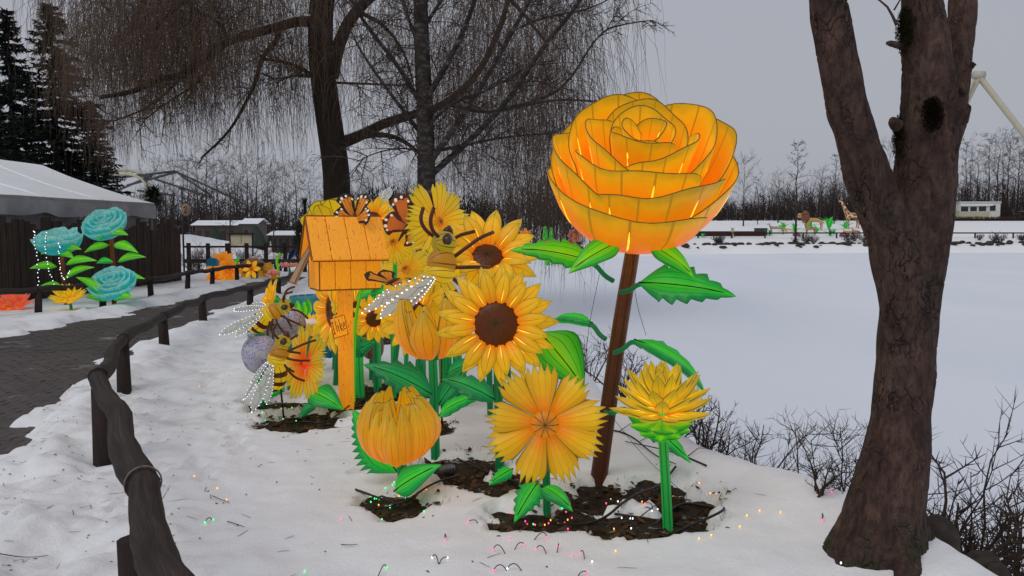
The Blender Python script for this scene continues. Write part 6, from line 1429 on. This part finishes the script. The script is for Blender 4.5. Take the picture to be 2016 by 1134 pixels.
# shoreline stones and scrub
near_rocks = []
rg = random.Random(55)
cnt = 0
for i in range(210):
    x = rg.uniform(-2, 66); Yf = table(FAR, x) + rg.uniform(-.6, 3.2); z = gz(x, Yf, False)
    if z < ICE - .05: z = ICE
    s_ = rg.uniform(.16, .42)
    r_ = rock('dark stone in the stony edge of the far shore', V((x, Yf, z + s_ * .2)), (s_ * 1.3, s_, s_ * .6), 100 + i, 'stones of the far shore', seg=(8, 5))
SCR = None
for i in range(26):
    x = rg.uniform(-1, 66); Yf = table(FAR, x) + rg.uniform(1.0, 5.5)
    if SCR is None: SCR = shrub('low leafless scrub bush on the far shore', 0, 0, 1.3, 1.5, 80, at=V((x, Yf, 0)), n=16, r=.03, mat=FARTWIG, name='shore_scrub'); SCR['group'] = 'scrub bushes on the far shore'
    else:
        c = copy_tree(SCR); c.location = (x, Yf, gz(x, Yf, False) - .05); c.rotation_euler = (0, 0, rg.uniform(0, 6)); c.scale = (rg.uniform(.7, 1.3),) * 3
# site cabin
cb_ = thing('site_cabin', 'white and cream site cabin with three windows and a door on the far slope', 'cabin', gy(1925, 128)); W = 80 * 128 / FPX; z0 = .25
CW = plain('cabin_cream', (.50, .45, .33), .6, .3, .1, 2); CWH = plain('cabin_white', (.62, .62, .60), .6, .3, .1, 2); GL = NT('cabin_glass'); GL.base((.012, .012, .014), .1, .6); GL = GL.m
m = MB(); m.box((0, 1.2, z0 + .65), (W, 2.4, 1.3)); m.build('lower_wall', CW, cb_, None, False); m = MB(); m.box((0, 1.2, z0 + 1.95), (W - .01, 2.39, 1.3)); m.build('upper_wall', CWH, cb_, None, False)
for i in range(24): m = MB(); m.box((-W / 2 + W * (i + .5) / 24, -.012, z0 + .65), (W / 24 - .05, .03, 1.2)); m.build('panel', CW if i < 18 else CWH, cb_, None, False)
for x0, x1, zt, zb_ in ((-.47, -.29, 2.0, 1.25), (-.24, -.08, 2.0, 1.3), (-.03, .15, 2.05, 1.3), (.24, .38, 2.25, 1.35)):
    f_ = MB(); f_.box(((x0 + x1) / 2 * W, -.01, z0 + (zt + zb_) / 2), ((x1 - x0) * W + .14, .05, zt - zb_ + .14)); fo = f_.build('window_frame', CWH, cb_, None, False)
    g_ = MB(); g_.box(((x0 + x1) / 2 * W, -.03, z0 + (zt + zb_) / 2), ((x1 - x0) * W, .04, zt - zb_)); g_.build('pane', GL, fo, None, False)
m = MB(); m.box((-.1 * W, -.15, z0 + 2.28), (W * .78, .35, .22)); m.build('snow_awning', SNOWCAP, cb_, None, False); m = MB(); m.box((0, 1.2, z0 + 2.67), (W + .2, 2.6, .14), bev=.03); m.build('roof', CW, cb_, None, False); m = MB(); m.box((0, 1.2, z0 + 2.78), (W + .1, 2.5, .1), bev=.03); m.build('roof_snow', SNOWCAP, cb_, None, False)
hb2 = thing('hedge', 'dark clipped hedge in front of the site cabin', 'hedge', gy(1930, 125.5)); m = MB(); rg = random.Random(8)
for i in range(2600):
    p = V((rg.uniform(-8.5, 10), rg.uniform(-.4, .4), rg.uniform(-.3, .55))); d = V((rg.uniform(-1, 1), rg.uniform(-1, 1), rg.uniform(0, 1))).normalized() * .4; n_ = V((.05, 0, .03)); m.add([p - n_, p + n_, p + d], [(0, 1, 2)])
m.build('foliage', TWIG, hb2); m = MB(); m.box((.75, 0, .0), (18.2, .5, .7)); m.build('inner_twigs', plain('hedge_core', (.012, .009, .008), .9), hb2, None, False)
# swing ride mast
am = thing('ride_mast', 'tall cream coloured steel A frame mast right of the big tree', 'ride mast', gy(2060, 80)); o = V(am.location); ap = P(1927, 150, 80)
for e in (P(2235, 545, 80), P(1795, 420, 82)):
    m = MB(); e = V((e.x, e.y, min(e.z, 0))) if e.z < 3 else lerp(1, 1, 1) * (ap + (e - ap) * (ap.z / (ap.z - e.z))); m.tube([ap - o, e - o], .30, 10); m.build('leg', IV, am)
m = MB(); m.tube([ap - o + V((-.5, 0, .1)), ap - o + V((.5, 0, .1))], .42, 10); m.build('cap', IV, am); m = MB(); m.tube([ap - o + V((-.6, -.3, -.4)), ap - o + V((-1.8, -.3, -3.0))], .12, 6); m.build('ladder', IV, am)
# red wall and post on the far shore
wl = thing('low_brick_wall', 'low dark red wall on the far shore right below the rose head', 'wall', gy(1430, 101)); m = MB(); m.box((0, 0, .15), (9.5, .4, .8)); m.build('wall', plain('red_wall', (.055, .022, .018), .9, .1, .3, 3), wl, None, False); m = MB(); m.box((0, 0, .58), (9.6, .45, .06)); m.build('coping', plain('coping', (.07, .05, .045), .9), wl, None, False)
pt = thing('marker_post', 'pale yellow marker board on post before the low red wall', 'sign', gy(1441, 99.8)); m = MB(); m.box((0, 0, .75), (.34, .05, 1.0)); m.build('board', plain('marker_cream', (.45, .38, .24), .6), pt, None, False); m = MB(); m.tube([(0, .05, -.2), (0, .05, 1.2)], .05, 6); m.build('post', DARKLOG, pt)
for px, lab in ((1490, 'left dark bin beside the low red wall'), (1503, 'right dark bin beside the low red wall')):
    t = thing('bin', lab, 'bin', gy(px, 101.5)); m = MB(); m.box((0, 0, .4), (.7, .6, .9), bev=.05); m.build('body', GS, t, None, False); m = MB(); m.box((0, 0, .88), (.78, .66, .07), bev=.02); m.build('lid', CABLE, t, None, False)
cr = thing('parked_car', 'dark parked car at the right edge beyond the hedge', 'car', gy(2012, 131)); CP = plain('car_paint', (.012, .014, .02), .3, .6)
m = MB(); pr = [(-2.1, .35), (-2.1, .8), (-1.4, .95), (-.8, 1.45), (.7, 1.5), (1.3, 1.0), (2.0, .9), (2.15, .4)]
m.add([(x, y, z) for y in (-.8, .8) for x, z in pr], [tuple(range(8)), tuple(range(15, 7, -1))] + [(i, i + 8, (i + 1) % 8 + 8, (i + 1) % 8) for i in range(8)]); m.build('body', CP, cr, None, False)
for x in (-1.3, 1.3):
    for y in (-.78, .78): m = MB(); m.lathe([(.0005, -.1), (.34, -.1), (.34, .1), (.0005, .1)], 14); m.build('wheel', CABLE, cr, T_((x, y, .34)) @ Rx(PI / 2))
m = MB(); m.box((-.05, 0, 1.53), (1.4, 1.4, .08), bev=.02); m.build('roof_snow', SNOWCAP, cr, None, False)
# flowers on the far left shore of the pond
sunflower('small distant orange flower lantern beside a green leaf, above the big sunflower', gy(1033, 60), P(1034, 464, 60), (0, -1, 0), .55, .12, 91, 8, 0, (L_ORG, L_CEN), glowE=0, W=.3, name='flower_lantern')
ca = thing('cactus_lantern', 'distant green cactus lantern with a red flower left of the rose leaves', 'cactus lantern', gy(1078, 58)); zc = P(1078, 445, 58).z - ca.location.z
for x, z0_, z1_ in ((0, -.1, zc * .75), (-.18, zc * .6, zc), (.28, zc * .45, zc * .97)):
    m = MB(); m.tube([(x, 0, z0_), (x, 0, lerp(z0_, z1_, .5)), (x, 0, z1_)], [.16, .2, .08], 8); m.build('pad', L_LEAF, ca)
m = MB(); m.ball((-.15, -.2, zc * .62), .22, 10, 7); m.build('flower', glow('red_glow', (.35, .01, .02), .4), ca)
sunflower('distant orange spiky flower lantern under the cactus', gy(1086, 57), P(1087, 483, 57), (0, -.8, .5), .6, .12, 92, 10, 0, (L_ORG, L_CEN), glowE=0, W=.3, name='flower_lantern')
sunflower('distant pink flower lantern left of the rose leaves', gy(1133, 60), P(1132, 464, 60), (0, -1, 0), .6, .15, 93, 8, 0, (L_PINK, L_ORG), glowE=0, W=.4, name='flower_lantern')
sunflower('small distant red flower lantern left below the pink one', gy(1122, 60), P(1121, 483, 60), (0, -1, .2), .4, .12, 94, 7, 0, (L_RED, L_ORG), glowE=0, W=.3, name='flower_lantern')
lf = thing('leaf_sprout_lantern', 'bright green leaf lantern right of the upright sunflower', 'plant lantern', gy(1005, 8.5)); add_leaf(lf, P(985, 500, 8.5), P(1020, 462, 8.4), (0, -.9, .3), .26, L_LEAF, 4, .1); stem(lf, [gy(1005, 8.5, -.1), P(990, 520, 8.5), P(987, 500, 8.5)], .02, .02, L_STEM)
